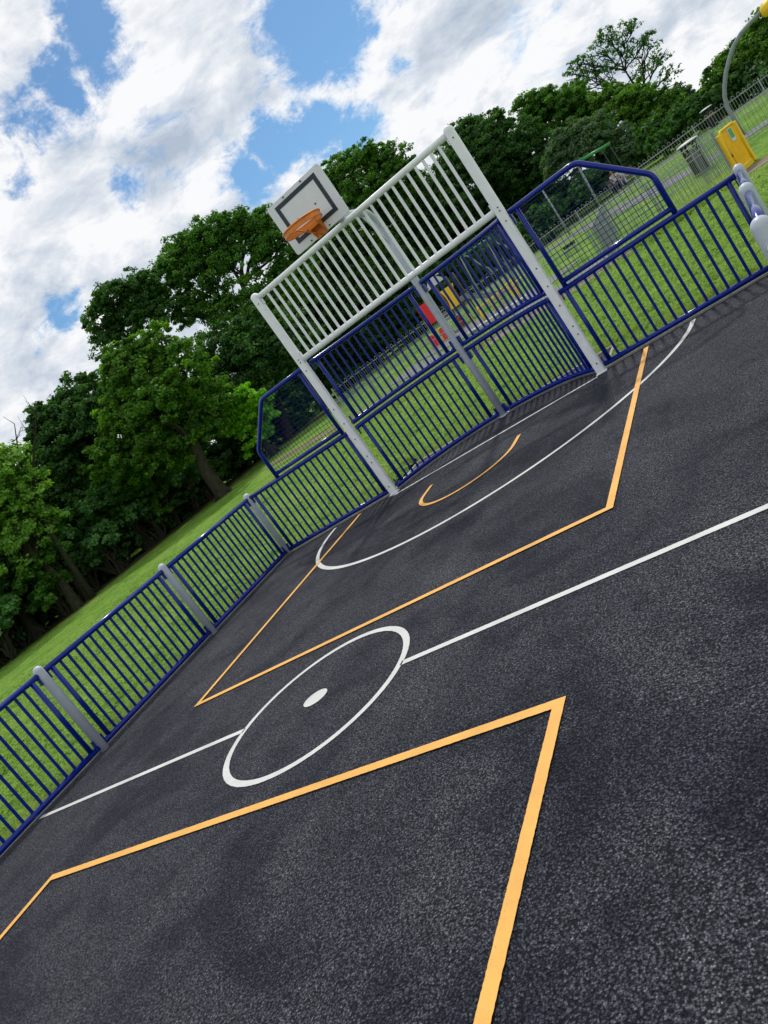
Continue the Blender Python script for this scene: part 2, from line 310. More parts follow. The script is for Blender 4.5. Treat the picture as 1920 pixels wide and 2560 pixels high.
SUN_E = 1.9; EXPO = 0.12; SKYK = (.55, .80, .95)
TREES=[
 ('ash_tree', 'pale yellow-green feathery tree at the far left edge of the wood', 'pale', 0.42, (-25.4, 13.2), [(-24.3, 14.1, 6.6, 1.19), (-24.1, 14.1, 5.3, 0.97), (-25.3, 13.3, 5.2, 1.4), (-24.6, 13.5, 3.7, 1.19), (-24.8, 12.7, 6.6, 1.62), (-25.8, 12.7, 3.5, 1.4), (-27.3, 12.8, 5.0, 1.73), (-27.2, 12.6, 6.8, 1.94)]),
 ('broadleaf_tree', 'dark domed tree low at the left, beside the pale feathery tree', 'dark', 0.9, (-25.8, 19.2), [(-26.0, 19.5, 8.0, 1.08), (-25.7, 18.6, 8.3, 0.67), (-24.6, 20.4, 8.3, 1.15), (-26.1, 18.2, 6.9, 1.2), (-24.8, 19.3, 6.7, 1.56), (-23.8, 20.2, 6.9, 1.2), (-26.4, 17.7, 5.3, 1.44), (-26.7, 19.7, 4.8, 1.68), (-25.2, 20.8, 5.4, 1.56), (-27.9, 17.7, 3.9, 1.44), (-26.9, 18.9, 3.0, 1.44)]),
 ('broadleaf_tree', 'narrow ragged tree rising left of the tall dome', 'dark', 0.55, (-25.1, 27.9), [(-25.1, 27.3, 12.7, 0.88), (-24.1, 28.3, 12.4, 0.99), (-23.6, 29.2, 11.7, 0.99), (-26.4, 27.2, 12.1, 1.05), (-25.5, 28.6, 11.2, 1.52), (-26.9, 27.1, 10.5, 1.1), (-24.1, 27.8, 10.0, 1.24)]),
 ('broadleaf_tree', 'bushy tree with lit yellow-green shoulders in front of the tall dome', 'lit', 1.0, (-20.7, 19.8), [(-20.7, 19.9, 8.0, 0.93), (-19.6, 21.0, 7.7, 1.0), (-20.7, 19.9, 6.8, 1.44), (-18.8, 20.6, 5.9, 1.44), (-21.6, 18.9, 6.3, 1.11), (-20.2, 19.1, 4.8, 1.66), (-19.8, 21.7, 4.1, 1.44), (-20.8, 20.7, 2.9, 1.44), (-22.1, 18.8, 3.5, 1.55), (-22.8, 17.4, 4.5, 1.11)]),
 ('sycamore_tree', 'tall dome-shaped tree left of the basketball backboard, sky showing through its limbs', 'mid', 0.6, (-20.5, 32.1), [(-22.3, 31.9, 12.8, 1.27), (-20.5, 32.4, 12.4, 1.41), (-19.3, 33.8, 11.9, 1.41), (-17.9, 34.2, 11.1, 1.18), (-23.1, 30.6, 11.9, 1.35), (-21.6, 31.4, 11.0, 1.55), (-20.1, 32.8, 10.3, 1.69), (-18.1, 33.4, 9.4, 1.55), (-23.7, 29.5, 10.3, 1.13), (-22.7, 30.4, 8.7, 1.55), (-18.2, 34.2, 8.1, 1.41), (-20.2, 31.1, 7.6, 1.97), (-18.6, 32.2, 6.6, 1.69)]),
 ('sycamore_tree', 'dark tree filling the wood left of the tall white goal post', 'dark', 1.1, (-20.8, 27.3), [(-21.0, 27.7, 6.1, 1.93), (-18.8, 28.0, 5.2, 2.19), (-21.7, 27.0, 3.9, 1.93), (-24.2, 24.7, 2.0, 1.29), (-19.7, 27.7, 3.3, 1.93), (-22.2, 27.6, 2.1, 1.42), (-17.9, 28.3, 4.1, 1.8)]),
 ('young_sycamore', 'small bright green tree at the edge of the wood behind the left mesh wing', 'bright', 0.8, (-19.3, 23.2), [(-18.7, 23.6, 3.3, 0.82), (-18.7, 23.4, 2.2, 0.7), (-19.9, 23.2, 2.5, 0.89), (-19.6, 22.8, 1.3, 0.7), (-19.5, 23.0, 3.5, 0.7)]),
 ('sycamore_tree', 'rounded tree with a lit top just right of the backboard', 'mid', 0.8, (-15.4, 42.2), [(-15.6, 42.8, 12.4, 1.29), (-13.7, 42.6, 11.8, 1.42), (-12.5, 43.5, 10.8, 1.29), (-17.0, 42.5, 11.6, 1.29), (-14.7, 41.6, 9.9, 1.78), (-12.6, 42.4, 9.2, 1.46), (-16.6, 41.2, 8.9, 2.1), (-14.9, 43.5, 7.7, 1.94), (-19.4, 41.2, 8.7, 2.1), (-17.1, 41.0, 6.0, 2.43)]),
 ('sycamore_tree', 'dark tree behind the left half of the blue recess bars', 'dark', 1.1, (-19.3, 38.7), [(-20.3, 37.7, 5.7, 2.34), (-18.1, 38.2, 4.1, 2.34), (-15.2, 40.4, 3.8, 2.34), (-22.3, 35.7, 3.9, 2.03), (-21.9, 37.9, 2.3, 1.87), (-25.5, 36.1, 2.1, 1.56), (-19.3, 39.7, 2.3, 1.56), (-19.3, 39.3, 7.5, 1.87), (-19.2, 40.0, 5.9, 1.87), (-17.2, 38.5, 8.3, 1.4), (-20.7, 37.3, 7.5, 1.71), (-16.8, 41.0, 5.8, 1.71), (-15.2, 40.9, 5.8, 1.4)]),
 ('sycamore_tree', 'dark tree behind the white goal bars, under a dip in the skyline', 'dark', 1.0, (-13.2, 45.4), [(-12.3, 45.4, 7.8, 2.01), (-14.4, 46.3, 7.0, 2.01), (-12.9, 45.9, 4.9, 2.18), (-15.6, 45.8, 4.1, 2.35), (-13.2, 44.8, 2.3, 2.01), (-12.8, 44.8, 8.9, 1.18), (-14.9, 44.6, 6.4, 1.85), (-11.7, 44.9, 6.7, 1.51), (-10.9, 45.7, 6.0, 1.68)]),
 ('sycamore_tree', 'rounded dark tree just right of the tall right goal post', 'dark', 1.0, (-8.1, 48.4), [(-8.9, 49.4, 10.0, 1.46), (-7.2, 48.4, 9.1, 1.25), (-9.7, 47.2, 8.9, 1.6), (-8.1, 47.4, 7.4, 1.95), (-10.6, 47.2, 7.1, 1.95), (-9.1, 49.3, 5.5, 1.95), (-11.2, 47.6, 4.1, 1.95), (-5.9, 48.6, 7.4, 1.46), (-6.9, 47.9, 6.1, 1.74), (-8.3, 50.0, 4.0, 1.91), (-5.3, 48.9, 5.9, 1.39), (-5.7, 48.4, 4.3, 1.46)]),
 ('sycamore_tree', 'stepped tree top above the dark tree right of the goal post', 'mid', 1.0, (-3.6, 53.8), [(-5.2, 53.4, 9.3, 1.21), (-3.9, 53.5, 8.4, 1.36), (-2.5, 53.9, 7.7, 1.28), (-5.3, 54.7, 7.8, 1.74), (-3.2, 53.6, 6.4, 1.74), (-1.5, 53.8, 6.2, 1.13)]),
 ('holm_oak', 'greyish rounded bushy tree above the right mesh wing', 'grey', 1.3, (-1.9, 44.4), [(-2.7, 44.3, 5.1, 1.14), (-1.4, 44.1, 4.4, 1.27), (-0.8, 45.3, 3.3, 1.14), (-2.6, 43.7, 3.4, 1.33), (-1.4, 44.6, 2.3, 1.33), (-3.9, 44.7, 4.4, 1.21), (-0.6, 44.4, 2.1, 0.95)]),
 ('sycamore_tree', 'yellow-topped dark tree behind the greyish bushy tree', 'lit', 1.1, (0.7, 51.7), [(-0.7, 52.5, 6.1, 1.29), (0.6, 51.6, 5.3, 1.29), (1.4, 51.2, 4.2, 1.29), (-0.9, 51.4, 4.4, 1.65), (1.0, 50.7, 2.8, 1.65), (2.4, 51.6, 3.2, 1.08), (1.8, 51.2, 1.8, 1.51), (0.9, 52.5, 1.1, 1.51), (-0.3, 52.3, 1.6, 1.44)]),
 ('open_crowned_tree', 'thin airy tree with bare limbs standing above the skyline', 'dark', 0.14, (1.1, 57.6), [(-2.3, 57.4, 8.6, 0.87), (3.1, 57.1, 4.1, 0.79), (1.2, 57.3, 10.2, 0.63), (2.7, 57.4, 9.5, 0.63), (3.2, 57.3, 8.2, 0.63), (-1.1, 57.2, 9.7, 0.79), (0.4, 58.3, 9.7, 1.19), (1.9, 57.1, 9.2, 1.19), (2.7, 57.0, 7.8, 1.19), (3.2, 58.2, 6.6, 0.87), (3.3, 57.7, 5.3, 0.79), (-1.3, 58.4, 8.9, 1.27), (0.6, 57.5, 8.1, 1.35), (2.1, 58.2, 6.6, 1.03), (-2.0, 57.6, 9.7, 0.79), (-0.9, 58.2, 8.2, 1.38)]),
 ('broadleaf_tree', 'low far tree between the airy tree and the right-hand trees', 'grey', 1.0, (3.4, 61.8), [(3.5, 61.9, 3.0, 0.76), (3.9, 61.7, 2.3, 1.01), (4.7, 61.1, 2.1, 1.09), (3.0, 61.2, 1.3, 1.51), (1.6, 62.4, 0.5, 1.34), (3.6, 62.6, 0.3, 1.51), (3.4, 62.0, 3.8, 0.67)]),
 ('sycamore_tree', 'big dark tree at the top right corner behind the curved pole', 'lit', 1.0, (7.0, 41.9), [(5.4, 41.4, 2.4, 1.26), (6.4, 41.9, 2.7, 1.26), (7.5, 42.1, 2.9, 1.26), (6.4, 42.0, 1.8, 1.65), (8.0, 42.7, 1.9, 2.25), (5.3, 41.8, 1.1, 1.38), (6.5, 42.2, 0.0, 1.95), (9.3, 42.2, 2.4, 2.4), (8.6, 40.9, -0.3, 2.4)]),
 ('sycamore_tree', 'dark tree low at the right, behind the litter bin', 'dark', 1.0, (2.6, 47.1), [(4.1, 47.5, 1.1, 1.32), (2.7, 47.5, 0.6, 1.19), (4.0, 45.9, -0.1, 1.32), (0.8, 47.4, 0.0, 1.15), (1.5, 47.3, 0.2, 0.99)]),
]
HOLES=[(-0.428, 0.789, 0.441, 0.027),(-0.471, 0.766, 0.437, 0.023),(-0.492, 0.756, 0.431, 0.015),(-0.524, 0.734, 0.431, 0.025),(-0.567, 0.719, 0.401, 0.021),(-0.27, 0.903, 0.334, 0.042),(-0.245, 0.915, 0.321, 0.027),(-0.309, 0.891, 0.332, 0.019),(-0.423, 0.874, 0.242, 0.027),(-0.374, 0.888, 0.266, 0.022),(-0.372, 0.895, 0.246, 0.024),(-0.329, 0.914, 0.237, 0.03),(-0.298, 0.929, 0.222, 0.03),(-0.513, 0.795, 0.324, 0.017),(-0.494, 0.807, 0.324, 0.012),(-0.478, 0.823, 0.308, 0.008),(-0.64, 0.72, 0.267, 0.023),(-0.662, 0.7, 0.268, 0.016),(-0.677, 0.686, 0.266, 0.014),(-0.599, 0.759, 0.254, 0.011),(-0.62, 0.737, 0.269, 0.018),(-0.222, 0.946, 0.237, 0.014),(-0.185, 0.954, 0.236, 0.011),(0.016, 0.999, 0.049, 0.014),(-0.423, 0.837, 0.348, 0.01),(-0.501, 0.768, 0.399, 0.008),(-0.627, 0.704, 0.335, 0.008),(-0.374, 0.867, 0.328, 0.007)]

# ------------------------------------------------------------ the setting: ground
def ground():
    xs = np.concatenate([np.linspace(-400, -60, 18)[:-1], np.arange(-60, 30, 1.0), np.linspace(30, 300, 16)])
    ys = np.concatenate([np.linspace(-200, -15, 10)[:-1], np.arange(-15, 62, 1.0), np.linspace(62, 400, 16)])
    X, Y = np.meshgrid(xs, ys); Z = T(X, Y)-.012
    V = np.stack([X, Y, Z], -1).reshape(-1, 3); nx = len(xs); ny = len(ys)
    F = [(j*nx+i, j*nx+i+1, (j+1)*nx+i+1, (j+1)*nx+i) for j in range(ny-1) for i in range(nx-1)]
    mb = MB(); mb.add(V.tolist(), F); tag(mb.build('ground', M['grass']), kind='structure')
ground()
def lawn(x0, x1, y0, y1, st):
    xs = np.arange(x0, x1+st/2, st); ys = np.arange(y0, y1+st/2, st); X, Y = np.meshgrid(xs, ys)
    Z = T(X, Y)-.009+lawn_h(X, Y); nx = len(xs)
    me = bpy.data.meshes.new('lawn'); V = np.stack([X, Y, Z], -1).reshape(-1, 3)
    i = (np.arange(len(ys)-1)[:, None]*nx+np.arange(nx-1)[None]).ravel(); F = np.stack([i, i+1, i+nx+1, i+nx], 1).astype(np.int32)
    me.vertices.add(len(V)); me.vertices.foreach_set('co', V.astype(np.float32).ravel()); me.loops.add(F.size); me.loops.foreach_set('vertex_index', F.ravel())
    me.polygons.add(len(F)); me.polygons.foreach_set('loop_start', np.arange(0, F.size, 4, dtype=np.int32)); me.polygons.foreach_set('loop_total', np.full(len(F), 4, dtype=np.int32))
    me.polygons.foreach_set('use_smooth', np.ones(len(F), dtype=bool)); me.update(calc_edges=True); me.materials.append(M['grass'])
    o = bpy.data.objects.new('lawn', me); COL.objects.link(o); tag(o, kind='structure')
lawn(-16, 6, 1.12, 10.3, .055); lawn(-16, -3.66, -9, 1.12, .06); lawn(3.66, 6, -6, 1.12, .06)
lawn(-3.66, -1.6, .08, 1.12, .05); lawn(1.6, 3.66, .08, 1.12, .05)

def ribbon(name, pts, w, m, lift=.004, kind='structure', jag=0.0):
    P = [Vector((*q, 0)) for q in pts]; out = []
    for i in range(len(P)-1):
        n = max(1, int((P[i+1]-P[i]).length/.4))
        for k in range(n): out.append(P[i].lerp(P[i+1], k/n))
    out.append(P[-1]); sm = out[:]
    for _ in range(6):
        sm = [out[0]]+[(sm[i-1]+sm[i]*2+sm[i+1])/4 for i in range(1, len(sm)-1)]+[out[-1]]
    mb = MB(); vs = []; k = 5
    for i, q in enumerate(sm):
        t = (sm[min(i+1, len(sm)-1)]-sm[max(i-1, 0)]).normalized(); nrm = Vector((-t.y, t.x, 0))
        ww = w/2*(1+jag*(random.random()-.5))
        for j in range(k):
            a = q+nrm*ww*(2*j/(k-1)-1); vs.append((a.x, a.y, Tz(a.x, a.y)-.012+lift+.006))
    fs = [(i*k+j, (i+1)*k+j, (i+1)*k+j+1, i*k+j+1) for i in range(len(sm)-1) for j in range(k-1)]
    mb.add(vs, fs); return tag(mb.build(name, m), kind=kind)
ribbon('earth_path', [(-17, 19.0), (-12.5, 16.9), (-9.4, 15.4), (-7.1, 13.0), (-5.3, 12.1), (-3.3, 11.3), (-.8, 10.95), (1.5, 11.1), (3.9, 11.4), (6.5, 12.0), (16, 13)], .95, M['earth'], jag=.35)
ribbon('path', [(-9.5, 19.2), (-6.6, 16.2), (-4.6, 14.4), (-2.9, 13.2), (-.6, 12.7), (.5, 12.9)], 1.5, M['path'], .008)
ribbon('play_area_surface', [(-8.5, 21.5), (-5.6, 18.4), (-3.2, 16.9), (-1.6, 16.2)], 2.3, M['path'], .012)
ribbon('park_path', [(16, 21.8), (8, 20.4), (4.9, 20.2), (2.2, 21.6), (.2, 26), (-3, 31.2), (-8, 34.0), (-20, 34.6)], 1.7, M['path'], .008)
ribbon('trodden_path', [(9, 38.0), (0, 37.6), (-8, 38.3), (-16, 38.0)], 1.4, M['path'], .008)

mb = MB()
mb.add([(-3.58, -12, .0), (3.58, -12, .0), (3.58, -.02, .0), (1.52, -.02, 0), (1.52, 1.03, .0), (-1.52, 1.03, .0), (-1.52, -.02, 0), (-3.58, -.02, .0)], [tuple(range(8))], False)
tag(mb.build('court_surface', M['asphalt']), kind='structure')
# concrete edgings
mb = MB()
for (x0, x1) in ((-3.62, -1.54), (1.54, 3.62)): mb.box(((x0+x1)/2, .015, -.05), (x1-x0, .07, .13), bev=.008)
for s in (-1, 1): mb.box((s*3.605, -6.04, -.05), (.07, 12.0, .13), bev=.008)
tag(mb.build('court_edging', M['concrete']), kind='structure')
mb = MB()
for s in (-1, 1): mb.box((s*1.54, .56, -.05), (.04, 1.0, .14), bev=.006)
mb.box((0, 1.055, -.05), (3.12, .045, .14), bev=.006)
tag(mb.build('recess_kerb', M['kerbpale']), kind='structure')
def kerb_line(name, pts, w, h):
    mb = MB()
    for a, b in zip(pts[:-1], pts[1:]):
        L = math.hypot(b[0]-a[0], b[1]-a[1]); n = max(1, int(L/.92)); rz = math.atan2(b[1]-a[1], b[0]-a[0])
        for k in range(n):
            t = (k+.5)/n; x = a[0]+(b[0]-a[0])*t; y = a[1]+(b[1]-a[1])*t
            mb.box((x, y, Tz(x, y)-.03+random.uniform(-.004, .004)), (L/n-.008, w, h), rz, bev=.008)
    return tag(mb.build(name, M['kerbpale']), kind='structure')
ribbon('wood_edge_shade', [(-32, 6), (-29.6, 10.2), (-27.2, 13.6), (-25.0, 18), (-23.6, 23.4), (-21.5, 26.5), (-18, 29)], 2.6, M['litter'], .006, jag=.5)  # added dark strip, painted in place of the trees' shadow on the lawn
kerb_line('path_kerb', [(-6.0, 12.0), (-3.4, 10.75), (-.8, 10.35), (1.5, 10.45), (4.2, 10.75), (10, 11.3)], .05, .12)
kerb_line('park_path_kerb', [(-8.6, 17.4), (-6.0, 14.6), (-4.2, 13.1), (-2.2, 12.2), (-.4, 11.85), (.8, 12.1)], .05, .12)

# ------------------------------------------------------------ court markings
def strip(name, pts, w, m, z, closed=False):
    """painted line with slightly ragged edges"""
    P = [Vector((x, y, 0)) for x, y in pts]
    if closed: P.append(P[0])
    out = []
    for i in range(len(P)-1):
        n = max(1, int((P[i+1]-P[i]).length/.012))
        for k in range(n):
            q = P[i].lerp(P[i+1], k/n)
            if len(P) < 9 and k and ((i > 0 and (q-P[i]).length < w*.8) or (i < len(P)-2 and (q-P[i+1]).length < w*.8)): continue
            out.append(q)
    out.append(P[-1]); n = len(out); vs = []
    for i, q in enumerate(out):
        a = out[i-1] if i > 0 else (out[-2] if closed else out[0]); b = out[i+1] if i < n-1 else (out[1] if closed else out[-1])
        t1 = (q-a).normalized() if (q-a).length > 1e-6 else (b-q).normalized()
        t2 = (b-q).normalized() if (b-q).length > 1e-6 else t1
        t = (t1+t2).normalized(); nr = Vector((-t.y, t.x, 0)); k = 1/max(.5, t.dot(t1))
        for s in (-1, 1):
            p = q+nr*s*(w/2*k+random.uniform(-.0011, .0011)); vs.append((p.x, p.y, z))
    mb = MB(); mb.add(vs, [(2*i, 2*i+1, 2*i+3, 2*i+2) for i in range(n-1)], False)
    return tag(mb.build(name, m), kind='structure')
ZW, ZY = .004, .008
strip('goal_line', [(-1.47, -.165), (1.46, -.165)], .05, M['wline'], ZW)
arc = [(2.545*math.cos(a), 2.545*math.sin(a)+.02) for a in np.linspace(math.pi+.045, 2*math.pi-.045, 90)]
strip('goal_area_arc', arc, .055, M['wline'], ZW)
strip('halfway_line', [(-3.5, -4.985), (-.73, -4.985)], .05, M['wline'], ZW)
strip('halfway_line', [(.72, -4.985), (3.5, -4.985)], .05, M['wline'], ZW)
strip('centre_circle', [(.715*math.cos(a)-.005, .715*math.sin(a)-4.995) for a in np.linspace(0, 2*math.pi, 90)[:-1]], .05, M['wline'], ZW, True)
mb = MB(); mb.add([(-.035+.1*math.cos(a), -4.955+.085*math.sin(a), ZW) for a in np.linspace(0, 2*math.pi, 40)[:-1]], [tuple(range(39))], False)
tag(mb.build('centre_spot', M['wline']), kind='structure')
strip('far_key_line', [(2.03, -.12), (2.03, -4.095), (-2.04, -4.095), (-2.06, -.12)], .055, M['yline'], ZY)
sa = [(.6, -.8)]+[(.6*math.cos(a), .6*math.sin(a)-1.1) for a in np.linspace(0, -math.pi, 40)]+[(-.6, -.8)]
strip('no_charge_arc', sa, .05, M['yline'], ZY)
strip('near_key_line', [(-1.99, -9.9), (-1.99, -5.965), (2.0, -5.965), (2.0, -9.9)], .058, M['yline'], ZY)

# ------------------------------------------------------------ fence building blocks
def plan_len(pl):
    d = [0]
    for a, b in zip(pl[:-1], pl[1:]): d.append(d[-1]+math.hypot(b[0]-a[0], b[1]-a[1]))
    return d
def plan_at(pl, s):
    d = plan_len(pl)
    for i in range(len(d)-1):
        if s <= d[i+1] or i == len(d)-2:
            t = (s-d[i])/(d[i+1]-d[i]); return (pl[i][0]+(pl[i+1][0]-pl[i][0])*t, pl[i][1]+(pl[i+1][1]-pl[i][1])*t)
def bar_panel(root, pl, z0, z1, m, nb, rr=.030, br=.0155, er=.026, inset=.10, tabs=True, ends=True, barname='bar'):
    """rails along the plan line pl, thick end bars and nb thinner bars, each bar its own sub-part"""
    L = plan_len(pl)[-1]; mb = MB()
    for z in (z0, z1): mb.tube([(x, y, z) for x, y in pl], rr, 12)
    b0, b1 = inset, L-inset
    if ends:
        for s in (b0, b1):
            x, y = plan_at(pl, s); mb.tube([(x, y, z0), (x, y, z1)], er, 10)
    if tabs:
        for s in (.012, L-.012):
            x, y = plan_at(pl, s); x2, y2 = plan_at(pl, max(0, min(L, s+.02))); a = math.atan2(y2-y, x2-x) if (x2-x or y2-y) else 0
            for z in (z1-.055, z0+.05): mb.box((x, y, z), (.012, .034, .085), a)
    panel = mb.build('bar_panel', m, root)
    n = nb+1 if ends else nb-1
    rng = range(1, nb+1) if ends else range(nb)
    for k in rng:
        s = b0+(b1-b0)*k/n; x, y = plan_at(pl, s)
        MB().tube([(x, y, z0), (x, y, z1)], br, 8, False).build(barname, m, panel)
    return panel
def round_post(root, x, y, h, m, r=.05, name='post'):
    pr = [(r, 0)]+[(r, h-r)]+[(r*math.cos(a), h-r+r*math.sin(a)) for a in np.linspace(.15, math.pi/2-.02, 8)]
    mb = MB().lathe((x, y, -.0), pr, 24)
    return mb.build(name, m, root)
def goal_post(root, x, y, h, m):
    """squared-off tube with a rounded top, drilled for the panel bolts"""
    seg = 32; r = .052
    prof = [(1, 0), (1, h-r)]+[(math.cos(a), h-r+r*math.sin(a)) for a in np.linspace(.15, math.pi/2-.02, 8)]
    vs = []
    for (k, z) in prof:
        for i in range(seg):
            t = 2*math.pi*i/seg; c, s_ = math.cos(t), math.sin(t); q = (abs(c)**4+abs(s_)**4)**-.25
            vs.append((x+r*k*c*q, y+r*.9*k*s_*q, z))
    n = len(prof)
    fs = [(i*seg+k, i*seg+(k+1) % seg, (i+1)*seg+(k+1) % seg, (i+1)*seg+k) for i in range(n-1) for k in range(seg)]
    fs.append(tuple((n-1)*seg+k for k in range(seg)))
    mb = MB().add(vs, fs); mb.box((x, y, .004), (.125, .11, .008))
    p = mb.build('tall_post', m, root)
    for z in (.12, .50, .60, .86, 1.10, 1.32, 1.90, 2.02, 2.06, 2.88):
        MB().tube([(x+.012, y-.049, z), (x+.012, y-.0545, z)], .0075, 10).build('bolt', M['bolt'], p)
    return p

# ------------------------------------------------------------ goal end
goal = thing('goal_end_wall', (0, 0, 0), 'goal end of the court with tall white posts, curved blue bar recess and mesh wings', 'goal')
GY = -.046
for s in (-1, 1): goal_post(goal, s*1.5, GY, 3.02, M['white'])
wp = bar_panel(goal, [(-1.45, GY), (1.45, GY)], 2.04, 2.945, M['white'], 26, rr=.036, br=.018, inset=.125, tabs=True, ends=False)
wp.name = 'white_bar_panel'
RR = 1.777; CY = .78-RR
def arcpl(s0, s1):
    a0 = math.asin(s0*1.45/RR) if abs(s0) == 1 else math.asin(s0*.055/RR)
    a0 = math.asin(s0/RR); a1 = math.asin(s1/RR)
    return [(RR*math.sin(a), CY+RR*math.cos(a)) for a in np.linspace(a0, a1, 22)]
for (a, b) in ((-1.45, -.055), (.055, 1.45)):
    bar_panel(goal, arcpl(a, b), .055, .965, M['blue'], 14)
    bar_panel(goal, arcpl(a, b), 1.045, 1.955, M['blue'], 14)
for s in (-1, 1):
    bar_panel(goal, [(s*1.555, 0), (s*3.47, 0)], .055, .970, M['blue'], 15, inset=.075)
    # wing above: bent tube frame with a wire grid
    mb = MB(); X = lambda x: s*x
    pts = [(X(1.555), 0, 1.955), (X(2.24), 0, 1.955)]
    for t in np.linspace(0, 1, 7):
        a = R(90-45*t); pts.append((X(2.28+.16*math.cos(a)), 0, 1.795+.16*math.sin(a)))
    for t in np.linspace(0, 1, 7):
        a = R(45-45*t); pts.append((X(2.745+.14*math.cos(a)), 0, 1.365+.14*math.sin(a)))
    pts += [(X(2.885), 0, .985)]
    mb.tube(pts, .030, 12)
    mb.tube([(X(1.645), 0, .99), (X(1.645), 0, 1.955)], .027, 10)
    mb.tube([(X(1.645), 0, 1.048), (X(2.885), 0, 1.048)], .028, 10)
    mb.box((X(1.567), 0, 1.88), (.014, .055, .12))
    wing = mb.build('mesh_wing', M['blue'], goal)
    def ztop(x): return 1.93 if x < 2.33 else max(1.05, 1.93-(x-2.33)*1.06)
    g = MB(); p = .056
    k = 1
    while 1.645+k*p < 2.87:
        x = 1.645+k*p; g.tube([(X(x), -.003, 1.05), (X(x), -.003, ztop(x))], .0029, 5, False); k += 1
    k = 1
    while 1.05+k*p < 1.93:
        z = 1.05+k*p; x1 = min(2.875, 2.33+(1.93-z)/1.06); g.tube([(X(1.66), .003, z), (X(x1), .003, z)], .0029, 5, False); k += 1
    g.build('wire_grid', M['bluewire'], wing)
for s in (-1, 1): round_post(goal, s*3.52, 0, 1.055, M['postgrey'], name='corner_post')

# ------------------------------------------------------------ side fences
def side_fence(xs, ys, label, gate_end=False):
    root = thing('side_fence', (xs(ys[0]), ys[0], 0), label, 'fence', 'blue bar fences down the sides of the court')
    for y in ys: round_post(root, xs(y), y, 1.055, M['postgrey'])
    y0 = 0.0
    for y in ys:
        bar_panel(root, [(xs(y0), y0-.05), (xs(y), y+.05)], .055, .970, M['blue'], 15, inset=.085)
        y0 = y
    return root
side_fence(lambda y: -3.52, [-2.045, -4.09, -6.135, -8.18], 'blue bar fence with grey posts along the left edge of the court, lawn behind it')
rf = side_fence(lambda y: 3.515+.0165*y, [-2.2, -4.22], 'short blue bar fence with round-topped grey posts, seen end-on at the right edge')
# entrance hoop rail at the end of the right fence
er = thing('entrance_rail', (3.445, -4.25, 0), 'pale grey bent tube rail running on from the last right-hand fence post', 'rail')
pts = [(3.445, -4.245, .90), (3.445, -4.60, .90)]+[(3.445, -4.60-.16*math.sin(a), .74+.16*math.cos(a)) for a in np.linspace(.2, math.pi/2, 6)]+[(3.445, -4.76, 0)]
MB().tube(pts, .026, 14).build('bent_tube', M['white'], er)
MB().lathe((3.445, -4.225, 0), [(.001, 0)], 4) if False else None
MB().tube([(3.445, -4.245, .90), (3.445, -4.275, .90)], .036, 14).build('socket', M['postgrey'], er)

# ------------------------------------------------------------ basketball hoop
hoop = thing('basketball_hoop', (0, .8, 0), 'basketball backboard with orange ring on a bent grey pole behind the goal', 'hoop')
pts = [(0, .80, 0), (0, .80, 1.2), (0, .82, 2.2), (0, .84, 2.55)]+[(0, .56+.30*math.cos(a), 2.70+.31*math.sin(a)) for a in np.linspace(.1, math.pi/2, 9)]+[(0, .2, 3.02), (0, -.55, 3.03)]
mb = MB().tube(pts, .052, 18); mb.lathe((0, .8, 0), [(.075, 0), (.075, .008), (.056, .014)], 24)
pole = mb.build('pole', M['postgrey'], hoop)
mb = MB(); mb.prism([(.79, 2.55), (.82, 2.80), (.70, 2.93), (.50, 2.96), (.62, 2.80)], (0, 0, 0), (0, 1, 0), (0, 0, 1), .012); mb.build('gusset', M['postgrey'], pole)
for s in (-1, 1):
    for z in (.09, .88, 1.12, 1.87): MB().box((s*.062, .79, z), (.03, .05, .09), s*-.2).build('clamp', M['blue'], hoop)
BZ0, BZ1, BW = 2.90, 3.465, .385
def rrect(w, z0, z1, r, n=5):
    o = []
    for (cx, cz, a0) in ((w-r, z1-r, 0), (-w+r, z1-r, 90), (-w+r, z0+r, 180), (w-r, z0+r, 270)):
        for k in range(n+1): a = R(a0+90*k/n); o.append((cx+r*math.cos(a), cz+r*math.sin(a)))
    return o
bb = MB().prism(rrect(BW, BZ0, BZ1, .028), (0, -.69, 0), (1, 0, 0), (0, 0, 1), .020).build('backboard', M['board'], hoop)
mb = MB(); yb = -.7025
def bl(x0, x1, z0, z1): mb.box(((x0+x1)/2, yb+.001, (z0+z1)/2), (x1-x0, .005, z1-z0))
bl(-.295, .295, 3.375, 3.42); bl(-.295, -.25, 2.985, 3.375); bl(.25, .295, 2.985, 3.375); bl(-.25, .25, 2.985, 3.03)
mb.build('border_line', M['boardline'], bb)
for (x, z) in ((-.14, 3.18), (.12, 3.18), (-.15, 2.925), (.12, 2.925), (-.14, 3.445), (.12, 3.445)):
    MB().tube([(x, -.70, z), (x, -.708, z)], .009, 10).build('bolt', M['bolt'], bb)
MB().tube([(-.24, -.665, 3.03), (.24, -.665, 3.03)], .016, 8).tube([(-.24, -.665, 3.03), (-.10, -.665, 3.30), (.10, -.665, 3.30), (.24, -.665, 3.03)], .012, 8).build('support_frame', M['galvdark'], hoop)
mb = MB(); mb.prism([(.0, 0), (.22, 0), (.30, .03), (.22, .06), (0, .06)], (.05, -.66, 2.93), (1, .35, 0), (0, 0, 1), .04); mb.build('bracket', M['galvdark'], hoop)
